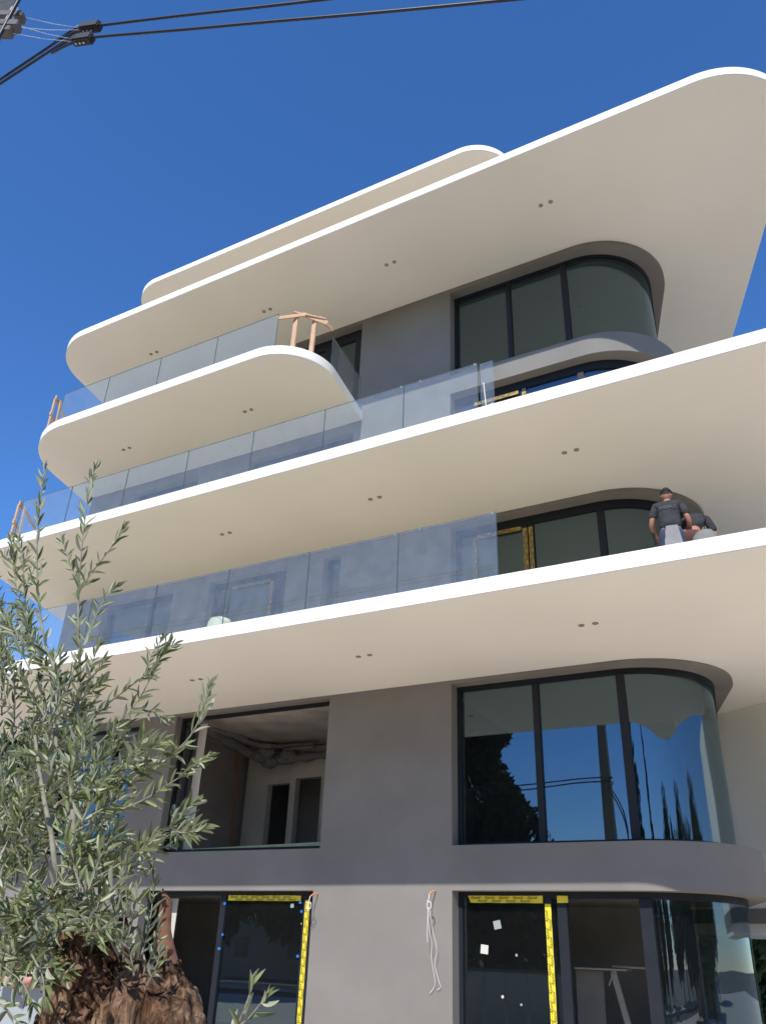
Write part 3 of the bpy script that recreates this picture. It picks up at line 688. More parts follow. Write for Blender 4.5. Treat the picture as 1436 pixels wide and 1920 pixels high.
for k, (x, y, m_, lab) in enumerate(((-2.6, 33, 2, 'sunlit light green tree behind the side canopy at the right edge'), (1.8, 37, 1, 'green tree further back right of the side canopy'), (-5.5, 40, 1, 'green tree far behind the side canopy'))):
    tree('broadleaf_tree', lab, (x, y, -1.2), cball, FOL[m_], 3.0, .2, .4)
HOUSE = mat('house_wall', (.46, .42, .36), .9, var=.06); ROOFT = mat('roof_tile', (.17, .11, .085), .9, var=.2, vscale=3); DKW = mat('house_window', (.02, .025, .03), .15)
def house(label, x0, x1, y0, y1, h, face):
    t = tag(empty('house', ((x0+x1)/2, (y0+y1)/2, 0)), label, 'house'); hx, hy = (x1-x0)/2, (y1-y0)/2
    b = MB(); b.box((-hx, -hy, -.1), (hx, hy, h)); b.build('wall', HOUSE, t)
    b = MB(); b.add([(-hx-.4, -hy-.4, h+.01), (hx+.4, -hy-.4, h+.01), (hx+.4, hy+.4, h+.01), (-hx-.4, hy+.4, h+.01), (-hx*.4, 0, h + 1.7), (hx*.4, 0, h + 1.7)], [(3,2,1,0), (0,1,5,4), (1,2,5), (2,3,4,5), (3,0,4)]); b.build('roof', ROOFT, t)
    for k in range(3):
        for z in ([1.2, 4.2] if h > 5 else [1.2]):
            b = MB()
            if face == 'y': c = -hx + hx * 2 * (k + .5) / 3; b.box((c - .6, hy - .05, z), (c + .6, hy + .02, z + 1.3))
            else: c = -hy + hy * 2 * (k + .5) / 3; b.box((-hx - .02, c - .6, z), (-hx + .05, c + .6, z + 1.3))
            b.build('window', DKW, t)
house('two storey house across the road behind the trees', -13, -2, -42, -32, 6.2, 'y')
house('low house across the road far on the left', -44, -30, -36, -26, 3.6, 'y')
house('low house standing to the right of the apartment block', 17, 27, -2, 9, 3.3, 'x')

# ------------------------------------------------------------------ panel hoarding and bag at the lower left
HOARD = mat('pale_grey_sheet', (.36, .40, .42), .55, var=.05)
t = tag(empty('site_hoarding', (-7.2, 4.6, 0)), 'pale grey sheet metal hoarding seen under the foliage at the lower left', 'hoarding')
for k in range(9):
    x = -3.4 + k * .62
    b = MB(); b.box((x + .004, 0, .05), (x + .612, .04, 1.34)); b.build('panel', HOARD, t, bevel=.012)
b = MB(); b.box((-3.45, -.02, 1.345), (2.3, .06, 1.42)); b.build('top_rail', TIMB, t, bevel=.006)
REDC = mat('faded_red_cloth', (.50, .16, .13), .9, col2=(.70, .50, .46), vscale=14, bump=.5, bscale=40)
t = tag(empty('cloth_bundle', tuple(at(30, 1838, 4.5))), 'faded red and white bundle of cloth on the hoarding with a yellow strap', 'cloth')
rnd = random.Random(4); b = MB(); n = 18; prof = [(.001, -.07), (.09, -.065), (.14, -.045), (.155, -.02), (.15, .01), (.12, .035), (.08, .05), (.04, .06), (.001, .062)]
for r, z in prof:
    for j in range(n):
        a = 2*math.pi*j/n; k = 1 + .34 * noise.noise(Vector((math.cos(a) * 3.5, math.sin(a) * 3.5, z * 22)))
        b.v.append((r * math.cos(a) * k * 1.25, r * math.sin(a) * k * .35, z * k + .03))
for i in range(len(prof) - 1):
    for j in range(n): b.f.append([i*n+j, i*n+(j+1) % n, (i+1)*n+(j+1) % n, (i+1)*n+j]); b.m.append(0)
b.build('cloth_body', REDC, t, smooth=True)
b = MB(); b.bar((-.13, -.09, .0), (-.09, -.08, .26), .025, .006, (0, 1, 0)); b.build('strap', TAPE, t)

# ------------------------------------------------------------------ people on the lowest slab
SKIN = mat('skin', (.36, .17, .11), .6); SHIRT = mat('charcoal_cotton', (.030, .032, .036), .9, var=.3, vscale=7, bump=.9, bscale=9, bdist=.05); JEANS = mat('denim', (.035, .055, .11), .9, var=.25, vscale=8)
CAPM = mat('black_cap', (.012, .012, .014), .8); GCLOTH = mat('light_grey_cloth', (.24, .23, .225), .9, var=.1, vscale=10); SHOE = mat('work_boot', (.06, .045, .03), .7); BROWN = mat('brown_trousers', (.10, .045, .035), .9, var=.2)
def skin(name, joints, edges, m, parent, root=0, sub=2):
    """one continuous surface grown round a skeleton: joints {i: (xyz, rx, ry)}"""
    me = bpy.data.meshes.new(name); me.from_pydata([j[0] for j in joints], edges, []); me.update()
    o = bpy.data.objects.new(name, me); COL.objects.link(o)
    bm = bmesh.new(); bm.from_mesh(me); L = bm.verts.layers.skin.verify(); bm.verts.ensure_lookup_table()
    for v, j in zip(bm.verts, joints): v[L].radius = (j[1], j[2] if len(j) > 2 else j[1]); v[L].use_root = False
    bm.verts[root][L].use_root = True; bm.to_mesh(me); bm.free()
    o.modifiers.new('s', 'SKIN').use_smooth_shade = True; sd = o.modifiers.new('d', 'SUBSURF'); sd.levels = sub; sd.render_levels = sub
    dg = bpy.context.evaluated_depsgraph_get(); dg.update(); nm = bpy.data.meshes.new_from_object(o.evaluated_get(dg))
    bpy.data.objects.remove(o); bpy.data.meshes.remove(me)
    nm.name = name
    while len(nm.materials): nm.materials.pop()
    for p in nm.polygons: p.use_smooth = True
    return link(name, nm, m, parent)
def head_mesh():
    bm = bmesh.new(); bmesh.ops.create_uvsphere(bm, u_segments=24, v_segments=18, radius=1)
    for v in bm.verts:
        x, y, z = v.co
        v.co = Vector((x * .076, y * .095, z * .118))
        if z < -.2: v.co.x *= 1 - .25 * (-z - .2); v.co.y += .018 * (-z) * (1 if y > 0 else .2)
        if abs(x) < .2 and y > .75 and -.35 < z < .1: v.co.y += .020 * (1 - abs(x) / .2) * (1 - abs(z + .15) * 2)
        if .28 < abs(x) < .55 and y > .5 and -.05 < z < .2: v.co.y -= .008
    bmesh.ops.recalc_face_normals(bm, faces=bm.faces)
    me = bpy.data.meshes.new('head'); bm.to_mesh(me); bm.free()
    for p in me.polygons: p.use_smooth = True
    return me
def person(label, loc, rotz, joints, edges, headpos, headrot, sh_j, sh_e, tr_j, tr_e, trm, cap):
    t = tag(empty('person', loc), label, 'person'); t.rotation_euler = (0, 0, rotz)
    skin('body', joints, edges, SKIN, t)
    skin('shirt', sh_j, sh_e, SHIRT, t); skin('trousers', tr_j, tr_e, trm, t)
    h = link('head', head_mesh(), SKIN, t); h.location = headpos; h.rotation_euler = headrot
    for s_ in (-1, 1):
        e = lathe([(.001, -.012), (.02, -.008), (.026, .0), (.02, .008), (.001, .006)], 10).build('ear', SKIN, h, smooth=True); e.location = (s_ * .077, -.005, -.005); e.scale = (1, .9, 1.3); e.rotation_euler = (0, s_ * 1.35, 0)
        e = lathe([(.001, -.004), (.009, -.002), (.011, .002), (.001, .006)], 8).build('eye', INK, h, smooth=True); e.location = (s_ * .03, .084, .012); e.rotation_euler = (-1.57, 0, 0)
    b = MB(); b.box((-.022, .083, -.062), (.022, .092, -.054)); b.build('mouth', BROWN, h)
    # hair below the cap and the cap itself
    bm = bmesh.new(); bmesh.ops.create_uvsphere(bm, u_segments=22, v_segments=14, radius=1)
    bmesh.ops.delete(bm, geom=[v for v in bm.verts if v.co.z < .02 - .35 * max(0, -v.co.y) + .4 * max(0, v.co.y)], context='VERTS')
    for v in bm.verts: v.co = Vector((v.co.x * .083, v.co.y * .102, v.co.z * .126 + .004))
    me = bpy.data.meshes.new('hair'); bm.to_mesh(me); bm.free()
    for p in me.polygons: p.use_smooth = True
    link('hair', me, CAPM, h)
    if cap:
        bm = bmesh.new(); bmesh.ops.create_uvsphere(bm, u_segments=24, v_segments=14, radius=1)
        bmesh.ops.delete(bm, geom=[v for v in bm.verts if v.co.z < .12], context='VERTS')
        for v in bm.verts: v.co = Vector((v.co.x * .092, v.co.y * .112, v.co.z * .128 + .012))
        me = bpy.data.meshes.new('cap'); bm.to_mesh(me); bm.free()
        for p in me.polygons: p.use_smooth = True
        c_ = link('cap', me, CAPM, h)
        b = MB(); b.add([(-.075, .07, .03), (.075, .07, .03), (.05, .175, .018), (-.05, .175, .018), (-.075, .07, .04), (.075, .07, .04), (.05, .175, .026), (-.05, .175, .026)], [(3,2,1,0), (4,5,6,7), (0,1,5,4), (1,2,6,5), (2,3,7,6), (3,0,4,7)]); b.build('peak', CAPM, c_, bevel=.004)
    return t
def hand(parent, wrist, d, side, curl=.5):
    """palm and five bent fingers as short skinned chains in one mesh"""
    w = Vector(wrist); d = Vector(d).normalized(); n = Vector((0, 0, -1)); n = (n - d * n.dot(d)).normalized(); s_ = d.cross(n) * side
    J = [(w, .024), (w + d * .045, .032, .018), (w + d * .085, .036, .016)]; E_ = [(0, 1), (1, 2)]
    for k, (o_, L) in enumerate(((-.03, .075), (-.01, .085), (.011, .08), (.03, .062))):
        i = len(J); p = w + d * .085 + s_ * o_; a = d
        q1 = p + a * .012; a = (d + n * curl).normalized(); q2 = q1 + a * L * .5; a = (d + n * curl * 2.4).normalized(); q3 = q2 + a * L * .45
        J += [(q1, .0095), (q2, .0088), (q3, .007)]; E_ += [(2, i), (i, i+1), (i+1, i+2)]
    i = len(J); q1 = w + d * .03 - s_ * .035; q2 = q1 + (d - s_ * .8 + n * .4).normalized() * .035; q3 = q2 + (d + n * .8).normalized() * .028
    J += [(q1, .011), (q2, .0105), (q3, .008)]; E_ += [(1, i), (i, i+1), (i+1, i+2)]
    skin('hand', J, E_, SKIN, parent, 1, 1)
# first worker: standing with his back to the street, elbows bent, working at the window
J = [((0, 0, .92), .14, .10), ((0, .03, 1.10), .125, .095), ((0, .07, 1.27), .145, .10), ((0, .09, 1.40), .10, .075), ((0, .10, 1.47), .052, .052), ((0, .125, 1.56), .05, .05),
     ((-.17, .08, 1.385), .055), ((-.255, .05, 1.16), .045), ((-.275, .09, 1.07), .042), ((-.24, .30, 1.03), .028), ((.17, .08, 1.385), .055), ((.255, .05, 1.16), .045), ((.275, .09, 1.07), .042), ((.24, .30, 1.03), .028),
     ((-.10, 0, .84), .085), ((-.11, .02, .48), .058), ((-.115, -.02, .1), .04), ((-.12, .12, .04), .035), ((.10, 0, .84), .085), ((.11, .02, .48), .058), ((.115, -.02, .1), .04), ((.12, .12, .04), .035)]
EJ = [(0,1),(1,2),(2,3),(3,4),(4,5),(3,6),(6,7),(7,8),(8,9),(3,10),(10,11),(11,12),(12,13),(0,14),(14,15),(15,16),(16,17),(0,18),(18,19),(19,20),(20,21)]
SJ = [((0, 0, .90), .185, .14), ((0, .03, 1.10), .175, .13), ((0, .07, 1.27), .18, .13), ((0, .085, 1.38), .13, .10), ((0, .095, 1.455), .075, .07), ((-.18, .08, 1.385), .078), ((-.262, .05, 1.165), .068), ((.18, .08, 1.385), .078), ((.262, .05, 1.165), .068)]
SE = [(0,1),(1,2),(2,3),(3,4),(3,5),(5,6),(3,7),(7,8)]
TJ = [((0, 0, .99), .165, .12), ((0, 0, .87), .165, .125), ((-.10, 0, .80), .105), ((-.11, .02, .48), .08), ((-.115, -.02, .09), .07), ((.10, 0, .80), .105), ((.11, .02, .48), .08), ((.115, -.02, .09), .07)]
TE = [(0,1),(1,2),(2,3),(3,4),(1,5),(5,6),(6,7)]
p1_ = at(1251, 950, 11.75)
wk = person('man in charcoal T-shirt, jeans and black cap standing with his back to the street', (p1_.x, 11.75, zA + .012), .12, J, EJ, (0, .125, 1.60), (-.12, 0, 0), SJ, SE, TJ, TE, JEANS, True)
for s_ in (-1, 1): hand(wk, (s_ * .24, .30, 1.03), (-s_ * .25, 1, -.1), s_)
for s_ in (-1, 1):
    b = MB(); b.box((s_ * .118 - .05, -.09, 0), (s_ * .118 + .05, .19, .10)); b.build('boot', SHOE, wk, bevel=.03)
b = MB()                                                 # grey cloth hanging from the waistband behind
for i in range(9):
    z = .93 - .045 * i; w = .085 + .006 * i; y = -.165 - .006 * i - (.02 if i > 6 else 0)
    b.v += [(-w + .02 + .006 * math.sin(i * 2), y, z), (-w * .3 + .02, y - .012, z), (w * .4 + .02, y - .004, z), (w + .02, y, z)]
for i in range(8):
    for j in range(3): b.f.append([i*4+j, i*4+j+1, i*4+j+5, i*4+j+4]); b.m.append(0)
n0 = len(b.v); b.v += [(x, y + .006, z) for x, y, z in b.v]; b.f += [[n0 + i for i in reversed(f)] for f in list(b.f)]; b.m += [0] * (len(b.f) - len(b.m))
b.build('waist_cloth', GCLOTH, wk, smooth=True)
b = MB(); b.bar((-.27, .10, .98), (-.25, .16, .80), .05, .02); b.build('glove', CAPM, wk, bevel=.008)
b = MB()                                                 # faded print across the shoulder blades: outlined box and strokes
for x0, x1, z0, z1 in ((-.055, .0, 1.318, 1.324), (-.055, .0, 1.282, 1.288), (-.055, -.049, 1.288, 1.318), (-.006, .0, 1.288, 1.318), (-.13, -.07, 1.298, 1.306), (.015, .022, 1.285, 1.322), (.03, .037, 1.285, 1.322), (.045, .052, 1.285, 1.322), (.06, .085, 1.285, 1.291), (.095, .12, 1.315, 1.321), (.095, .12, 1.285, 1.291)):
    b.box((x0, -.072, z0), (x1, -.066, z1))
PRINT = mat('faded_print', (.13, .13, .125), .8)
o = b.build('shirt_print', PRINT, wk); o['kind'] = 'stuff'
# second worker: bent forward just behind him, head down to the right
p2_ = at(1291, 985, 12.0)
J2 = [((0, 0, .95), .14, .10), ((0, .12, 1.13), .125, .10), ((0, .28, 1.27), .14, .10), ((0, .42, 1.31), .09, .08), ((0, .50, 1.31), .05, .05), ((0, .57, 1.30), .05, .05),
      ((.18, .36, 1.27), .055), ((.27, .42, 1.02), .043), ((.2, .58, .84), .03), ((-.18, .36, 1.27), .055), ((-.27, .42, 1.02), .043), ((-.2, .58, .84), .03),
      ((-.09, -.01, .86), .085), ((-.10, .06, .48), .058), ((-.12, -.02, .1), .04), ((-.12, .12, .04), .035), ((.09, -.01, .86), .085), ((.12, .06, .48), .058), ((.12, -.02, .1), .04), ((.12, .12, .04), .035)]
E2 = [(0,1),(1,2),(2,3),(3,4),(4,5),(3,6),(6,7),(7,8),(3,9),(9,10),(10,11),(0,12),(12,13),(13,14),(14,15),(0,16),(16,17),(17,18),(18,19)]
S2 = [((0, .0, 1.0), .19, .14), ((0, .12, 1.14), .20, .135), ((0, .28, 1.28), .20, .13), ((0, .39, 1.32), .14, .11), ((0, .46, 1.32), .07, .07), ((.19, .36, 1.27), .08), ((.268, .41, 1.06), .066), ((-.19, .36, 1.27), .08), ((-.268, .41, 1.06), .066)]
T2 = [((0, -.01, .99), .175, .13), ((0, -.02, .89), .175, .135), ((-.09, -.02, .80), .105), ((-.10, .06, .48), .08), ((-.12, -.02, .09), .068), ((.09, -.02, .80), .105), ((.12, .06, .48), .08), ((.12, -.02, .09), .068)]
w2 = person('man in dark T-shirt and brown trousers bending forward behind the standing man', (p2_.x, 12.0, zA + .012), -.12, J2, E2, (0, .62, 1.30), (-1.1, 0, 0), S2, SE, T2, TE, BROWN, False)
hand(w2, (.2, .58, .84), (-.1, .6, -1), 1); hand(w2, (-.2, .58, .84), (.1, .6, -1), -1)
for s_ in (-1, 1):
    b = MB(); b.box((s_ * .12 - .05, -.08, 0), (s_ * .12 + .05, .2, .10)); b.build('boot', SHOE, w2, bevel=.03)
# grey bag beside them
c = at(1322, 1010, 10.75); t = tag(empty('cloth_bag', (c.x, 10.75, zA + .012)), 'slumped grey canvas bag on the slab right of the two workers', 'bag')
b = MB(); n = 20
for r, z in ((.001, 0), (.13, 0), (.165, .05), (.17, .16), (.155, .25), (.115, .31), (.06, .335), (.001, .34)):
    for j in range(n):
        a = 2*math.pi*j/n; k = 1 + .16 * noise.noise(Vector((math.cos(a) * 1.6, math.sin(a) * 1.6, z * 5)))
        b.v.append((r * math.cos(a) * k, r * math.sin(a) * k * .8, z))
for i in range(7):
    for j in range(n): b.f.append([i*n+j, i*n+(j+1) % n, (i+1)*n+(j+1) % n, (i+1)*n+j]); b.m.append(0)
b.build('bag_body', mat('grey_canvas', (.20, .20, .175), .9, var=.12, vscale=7), t, smooth=True)
b = MB(); b.tube(interp([(-.08, .02, .31), (-.05, .06, .25), (-.0, .10, .2), (.09, .1, .12)], 5), .012, 6); b.build('bag_handle', GCLOTH, t, smooth=True)

# ------------------------------------------------------------------ olive tree
def leafmat():
    m = bpy.data.materials.new('olive_leaf'); m.use_nodes = True; nt = m.node_tree; p = nt.nodes['Principled BSDF']
    ge = nt.nodes.new('ShaderNodeNewGeometry'); nz = nt.nodes.new('ShaderNodeTexNoise'); nz.inputs['Scale'].default_value = 26; nz.inputs['Detail'].default_value = 1
    nt.links.new(ge.outputs['Position'], nz.inputs['Vector'])
    def mixc(a, b_):
        x = nt.nodes.new('ShaderNodeMix'); x.data_type = 'RGBA'; x.inputs[6].default_value = (*a, 1); x.inputs[7].default_value = (*b_, 1)
        r = nt.nodes.new('ShaderNodeMapRange'); r.inputs[1].default_value = .3; r.inputs[2].default_value = .7
        nt.links.new(nz.outputs[0], r.inputs[0]); nt.links.new(r.outputs[0], x.inputs[0]); return x
    top = mixc((.095, .135, .045), (.29, .325, .14)); bot = mixc((.40, .43, .28), (.52, .54, .38))
    mx = nt.nodes.new('ShaderNodeMix'); mx.data_type = 'RGBA'
    nt.links.new(ge.outputs['Backfacing'], mx.inputs[0]); nt.links.new(top.outputs[2], mx.inputs[6]); nt.links.new(bot.outputs[2], mx.inputs[7])
    nt.links.new(mx.outputs[2], p.inputs['Base Color']); p.inputs['Roughness'].default_value = .42; p.inputs['Specular IOR Level'].default_value = .45
    tl = nt.nodes.new('ShaderNodeBsdfTranslucent'); tl.inputs[0].default_value = (.16, .20, .06, 1)
    ms = nt.nodes.new('ShaderNodeMixShader'); ms.inputs[0].default_value = .22
    nt.links.new(p.outputs[0], ms.inputs[1]); nt.links.new(tl.outputs[0], ms.inputs[2]); nt.links.new(ms.outputs[0], nt.nodes['Material Output'].inputs[0])
    return m
LEAF = leafmat()
TWIG = mat('olive_twig', (.25, .235, .17), .85, var=.2, vscale=30, bump=.3, bscale=90)
def bark():
    m = mat('olive_bark', (.20, .135, .085), 1, spec=.08); nt = m.node_tree; p = nt.nodes['Principled BSDF']
    tc = nt.nodes.new('ShaderNodeTexCoord'); mp = nt.nodes.new('ShaderNodeMapping'); mp.inputs['Scale'].default_value = (34, 34, 11); mp.inputs['Rotation'].default_value = (.3, .5, .2)
    nt.links.new(tc.outputs['Object'], mp.inputs[0])
    n1 = nt.nodes.new('ShaderNodeTexNoise'); n1.inputs['Scale'].default_value = 1; n1.inputs['Detail'].default_value = 9; n1.inputs['Roughness'].default_value = .65; n1.inputs['Distortion'].default_value = 1.2
    nt.links.new(mp.outputs[0], n1.inputs['Vector'])
    n2 = nt.nodes.new('ShaderNodeTexNoise'); n2.inputs['Scale'].default_value = 7; n2.inputs['Detail'].default_value = 3; nt.links.new(tc.outputs['Object'], n2.inputs['Vector'])
    rp = nt.nodes.new('ShaderNodeValToRGB'); e = rp.color_ramp.elements; e[0].position = .36; e[0].color = (.018, .012, .009, 1); e[1].position = .70; e[1].color = (.52, .37, .245, 1)
    k = e.new(.5); k.color = (.185, .118, .075, 1)
    nt.links.new(n1.outputs[0], rp.inputs[0])
    mx = nt.nodes.new('ShaderNodeMix'); mx.data_type = 'RGBA'; mx.blend_type = 'MULTIPLY'; mx.inputs[0].default_value = .8
    r2 = nt.nodes.new('ShaderNodeValToRGB'); r2.color_ramp.elements[0].color = (.45, .33, .26, 1); r2.color_ramp.elements[1].color = (1.1, 1.05, 1, 1); r2.color_ramp.elements[0].position = .35; r2.color_ramp.elements[1].position = .65
    nt.links.new(n2.outputs[0], r2.inputs[0]); nt.links.new(rp.outputs[0], mx.inputs[6]); nt.links.new(r2.outputs[0], mx.inputs[7]); nt.links.new(mx.outputs[2], p.inputs['Base Color'])
    bp = nt.nodes.new('ShaderNodeBump'); bp.inputs['Strength'].default_value = 1; bp.inputs['Distance'].default_value = .02
    nt.links.new(n1.outputs[0], bp.inputs['Height']); nt.links.new(bp.outputs[0], p.inputs['Normal'])
    return m
BARK = bark(); CUT = mat('sawn_olive_wood', (.34, .29, .24), .9, var=.2, vscale=25, bump=.3, bscale=60); STUB = mat('red_brown_bark', (.19, .085, .045), .8, var=.3, vscale=16, bump=.5, bscale=45)
OY = 1.9
base = at(185, 1900, OY + .08); OB = Vector((base.x, base.y, 0))
olive = tag(empty('olive_tree', OB), 'gnarled pruned olive tree with upright leafy shoots in the left foreground', 'tree')
def o_(px, py, dy=0): return at(px, py, OY + dy) - OB
rnd = random.Random(11)
# trunk: several fused columns, remeshed to one surface
tb = MB()
def col(pts, rad, n=14): tb.tube(interp(pts, 6), [max(.008, r) for r in _lerp(rad, (len(pts) - 1) * 6 + 1)], n)
def _lerp(rad, n):
    out = []
    for i in range(n):
        f = i / (n - 1) * (len(rad) - 1); j = min(int(f), len(rad) - 2); out.append(rad[j] + (rad[j+1] - rad[j]) * (f - j))
    return out
z0 = Vector((0, 0, -.05))
col([Vector((.0, .03, -.05)), Vector((.02, .02, .5)), Vector((0, 0, 1.1)), o_(200, 1905, .05), o_(195, 1850, .04)], [.34, .23, .165, .11, .07])
col([o_(150, 2100, .02), o_(158, 1930, .02), o_(172, 1820, .02), o_(182, 1728, .03)], [.15, .12, .105, .085])
col([o_(135, 2050, -.02), o_(142, 1930, -.03), o_(142, 1860, -.02), o_(150, 1790, 0)], [.085, .055, .045, .03])
col([o_(230, 2100, .0), o_(245, 1960, -.02), o_(262, 1880, -.02), o_(262, 1812, 0)], [.16, .12, .09, .035])
col([o_(285, 2100, .02), o_(310, 1960, .0), o_(318, 1880, .02), o_(318, 1815, .03), o_(322, 1788, .04)], [.15, .10, .075, .05, .02])
col([o_(340, 2060, .05), o_(350, 1950, .04), o_(350, 1890, .04), o_(342, 1830, .05), o_(343, 1785, .05)], [.09, .052, .042, .03, .012])
col([o_(215, 1850, .05), o_(225, 1790, .05), o_(232, 1740, .06)], [.08, .05, .035])
me = tb.mesh('trunk'); to = bpy.data.objects.new('trunk', me); COL.objects.link(to)
rm = to.modifiers.new('r', 'REMESH'); rm.mode = 'VOXEL'; rm.voxel_size = .0062
dg = bpy.context.evaluated_depsgraph_get(); dg.update(); tm = bpy.data.meshes.new_from_object(to.evaluated_get(dg)); bpy.data.objects.remove(to); bpy.data.meshes.remove(me)
nrm = [v.normal.copy() for v in tm.vertices]
for v, n_ in zip(tm.vertices, nrm):
    p = v.co
    if n_.z > .8 and p.z > 1.62: continue
    w_ = noise.noise_vector(p * 7) * .05; q = Vector(((p.x + w_.x) * 30, (p.y + w_.y) * 30, (p.z + w_.z) * 9))
    rid = 1 - abs(noise.noise(q)) * 2.2; rid2 = 1 - abs(noise.noise(q * 2.3 + Vector((3, 1, 7)))) * 2
    hol = min(0, noise.noise(p * 8 + Vector((5, 2, 1))) + .22)
    d = rid * .012 + rid2 * .006 + noise.noise(p * 70) * .0035 + noise.noise(p * 6) * .012 + hol * .06 - .012
    v.co = p + n_ * d
for p in tm.polygons: p.use_smooth = True
tm.name = 'trunk'; link('trunk', tm, BARK, olive)
# sawn flat top of the main limb
c = o_(183, 1722, .03); b = MB(); n = 22
for k, (r, dz) in enumerate(((.09, -.012), (.096, .004), (.001, .008))):
    for j in range(n):
        a = 2 * math.pi * j / n; rr = r * (1 + .09 * math.sin(a * 2 + 1) + .05 * math.sin(a * 5)); b.v.append((c.x + rr * math.cos(a) * 1.15, c.y + rr * math.sin(a), c.z + dz + .02 * math.cos(a - .6) * (r > .01)))
for i in range(2):
    for j in range(n): b.f.append([i*n+j, i*n+(j+1) % n, (i+1)*n+(j+1) % n, (i+1)*n+j]); b.m.append(0)
b.build('sawn_top', CUT, olive)
# reddish pruned stub with a pointed broken tip
b = MB(); pts = interp([o_(320, 1840, .04), o_(312, 1790, .03), o_(308, 1745, .02), o_(311, 1705, .02), o_(313, 1690, .02)], 5)
b.tube(pts, [r * (1 + .10 * noise.noise(p * 30)) for r, p in zip(_lerp([.036, .026, .020, .018, .017], len(pts)), pts)], 12)
tip = o_(305, 1664, .02); top = [Vector(v) for v in b.v[-12:]]; k0 = len(b.v); b.f.pop(); b.m.pop()
b.v.append(tuple(tip)); 
for j in range(12): b.f.append([k0 - 12 + j, k0 - 12 + (j+1) % 12, k0]); b.m.append(1 if j in (2, 3, 4, 5, 6) else 0)
b.build('pruned_stub', [STUB, mat('fresh_wood', (.50, .24, .10), .8)], olive, smooth=False, auto=50)

LEAVES = []                                              # (base, direction, normal, length, width)
def leaf(p, d, L):
    d = d.normalized(); r = Vector((rnd.gauss(.15, 1), rnd.gauss(-.6, 1) , rnd.gauss(.6, 1)))
    nn = (r - d * r.dot(d)).normalized(); LEAVES.append((p, d, nn, L, L * rnd.uniform(.15, .22)))
bt = MB(); SHOOTS = 0
def shoot(pts, r0, r1, spacing=.024, L=(.046, .070), start=.0, ends=True, sub=0, spread=(.55, .95), sag=0):
    """a twig through pts with opposite pairs of leaves, closing in a tuft; optional side shoots"""
    P_ = interp(pts, 7); n = len(P_); bt.tube(P_, _lerp([r0, r1], n), 6 if r0 < .006 else 9)
    Ls = [0]
    for i in range(1, n): Ls.append(Ls[-1] + (P_[i] - P_[i-1]).length)
    tot = Ls[-1]; s_ = tot * start + rnd.uniform(0, spacing); ph = rnd.random() * 6.28; j = 0
    while s_ < tot:
        while j < n - 2 and Ls[j+1] < s_: j += 1
        f = (s_ - Ls[j]) / max(1e-6, Ls[j+1] - Ls[j]); p = P_[j].lerp(P_[j+1], f); t = (P_[j+1] - P_[j]).normalized()
        u = t.orthogonal().normalized(); w = t.cross(u); k = s_ / tot
        sz = rnd.uniform(*L) * (1 if k < .8 else 1.15 - (k - .8) * 2.2)
        for a in (ph, ph + math.pi):
            if rnd.random() < .12: continue
            q = a + rnd.gauss(0, .25); o = u * math.cos(q) + w * math.sin(q); an = rnd.uniform(*spread) * (1 if k < .8 else .65)
            leaf(p, t * math.cos(an) + o * math.sin(an) + Vector((0, 0, -sag * rnd.random())), sz)
        if sub and rnd.random() < sub and k > .15 and k < .85:
            o = (u * math.cos(ph + .8) + w * math.sin(ph + .8)); dd = (t * .8 + o * .7 + Vector((0, 0, .15))).normalized(); Lq = rnd.uniform(.07, .17)
            shoot([p, p + dd * Lq * .5 + Vector((0, 0, .004)), p + (dd + t * .25).normalized() * Lq], r0 * .45, .001, spacing * .8, (L[0] * .75, L[1] * .85), .1, True, 0, spread)
        ph += 1.57 + rnd.gauss(0, .15); s_ += spacing * rnd.uniform(.75, 1.3) * (1 if k < .85 else .6)
    if ends:
        t = (P_[-1] - P_[-3]).normalized()
        for _ in range(3): leaf(P_[-1], t + Vector((rnd.gauss(0, .25), rnd.gauss(0, .25), rnd.gauss(0, .25))), rnd.uniform(*L) * .7)
def sh(path, r0=.0045, r1=.0012, **k): shoot([o_(*p) for p in path], r0, r1, **k)
# main upright shoots and side branches, traced by kind and placed at their own depths
limbs = [([(150, 1790, 0), (135, 1660, -.02), (138, 1560, 0), (136, 1480, .02), (142, 1400, .03), (146, 1330, .02)], .011, .006),
         ([(160, 1740, .03), (110, 1640, -.1), (96, 1560, -.12), (80, 1480, -.12), (66, 1380, -.10)], .010, .005),
         ([(140, 1560, 0), (110, 1440, .05), (104, 1340, .08), (98, 1270, .06)], .008, .005),
         ([(150, 1770, .05), (60, 1640, .1), (10, 1540, .12), (-30, 1450, .12)], .009, .004),
         ([(170, 1740, .1), (150, 1600, .15), (160, 1500, .15), (170, 1440, .12)], .009, .005),
         ([(130, 1740, -.1), (40, 1700, -.2), (-40, 1660, -.25)], .008, .004)]
for p, a, c in limbs:
    P_ = interp([o_(*q) for q in p], 7); bt.tube(P_, _lerp([a, c], len(P_)), 10)
wide = dict(spacing=.038, L=(.054, .076), spread=(.4, .8))
sh([(146, 1330, .02), (118, 1285, 0), (88, 1215, -.03), (74, 1130, -.04), (70, 1040, -.04), (75, 950, -.05), (84, 880, -.05)], .006, **wide)
sh([(146, 1330, .02), (150, 1250, .02), (148, 1180, .03), (148, 1110, .03), (155, 1020, .02), (164, 945, .02), (177, 880, .02)], .0055, **wide)
sh([(150, 1108, .03), (172, 1075, .05), (203, 1035, .07), (232, 994, .08)], .0032)
sh([(148, 1095, .03), (135, 1065, .02), (117, 1015, .0)], .003)
sh([(155, 1215, .02), (172, 1175, .05), (196, 1125, .08), (220, 1100, .09)], .0034)
sh([(98, 1270, .06), (50, 1200, .05), (34, 1120, .05), (20, 1010, .04)], .005, sub=.12)
sh([(60, 1210, .05), (48, 1130, .02), (44, 1060, .0), (36, 1010, 0)], .004, sub=.1)
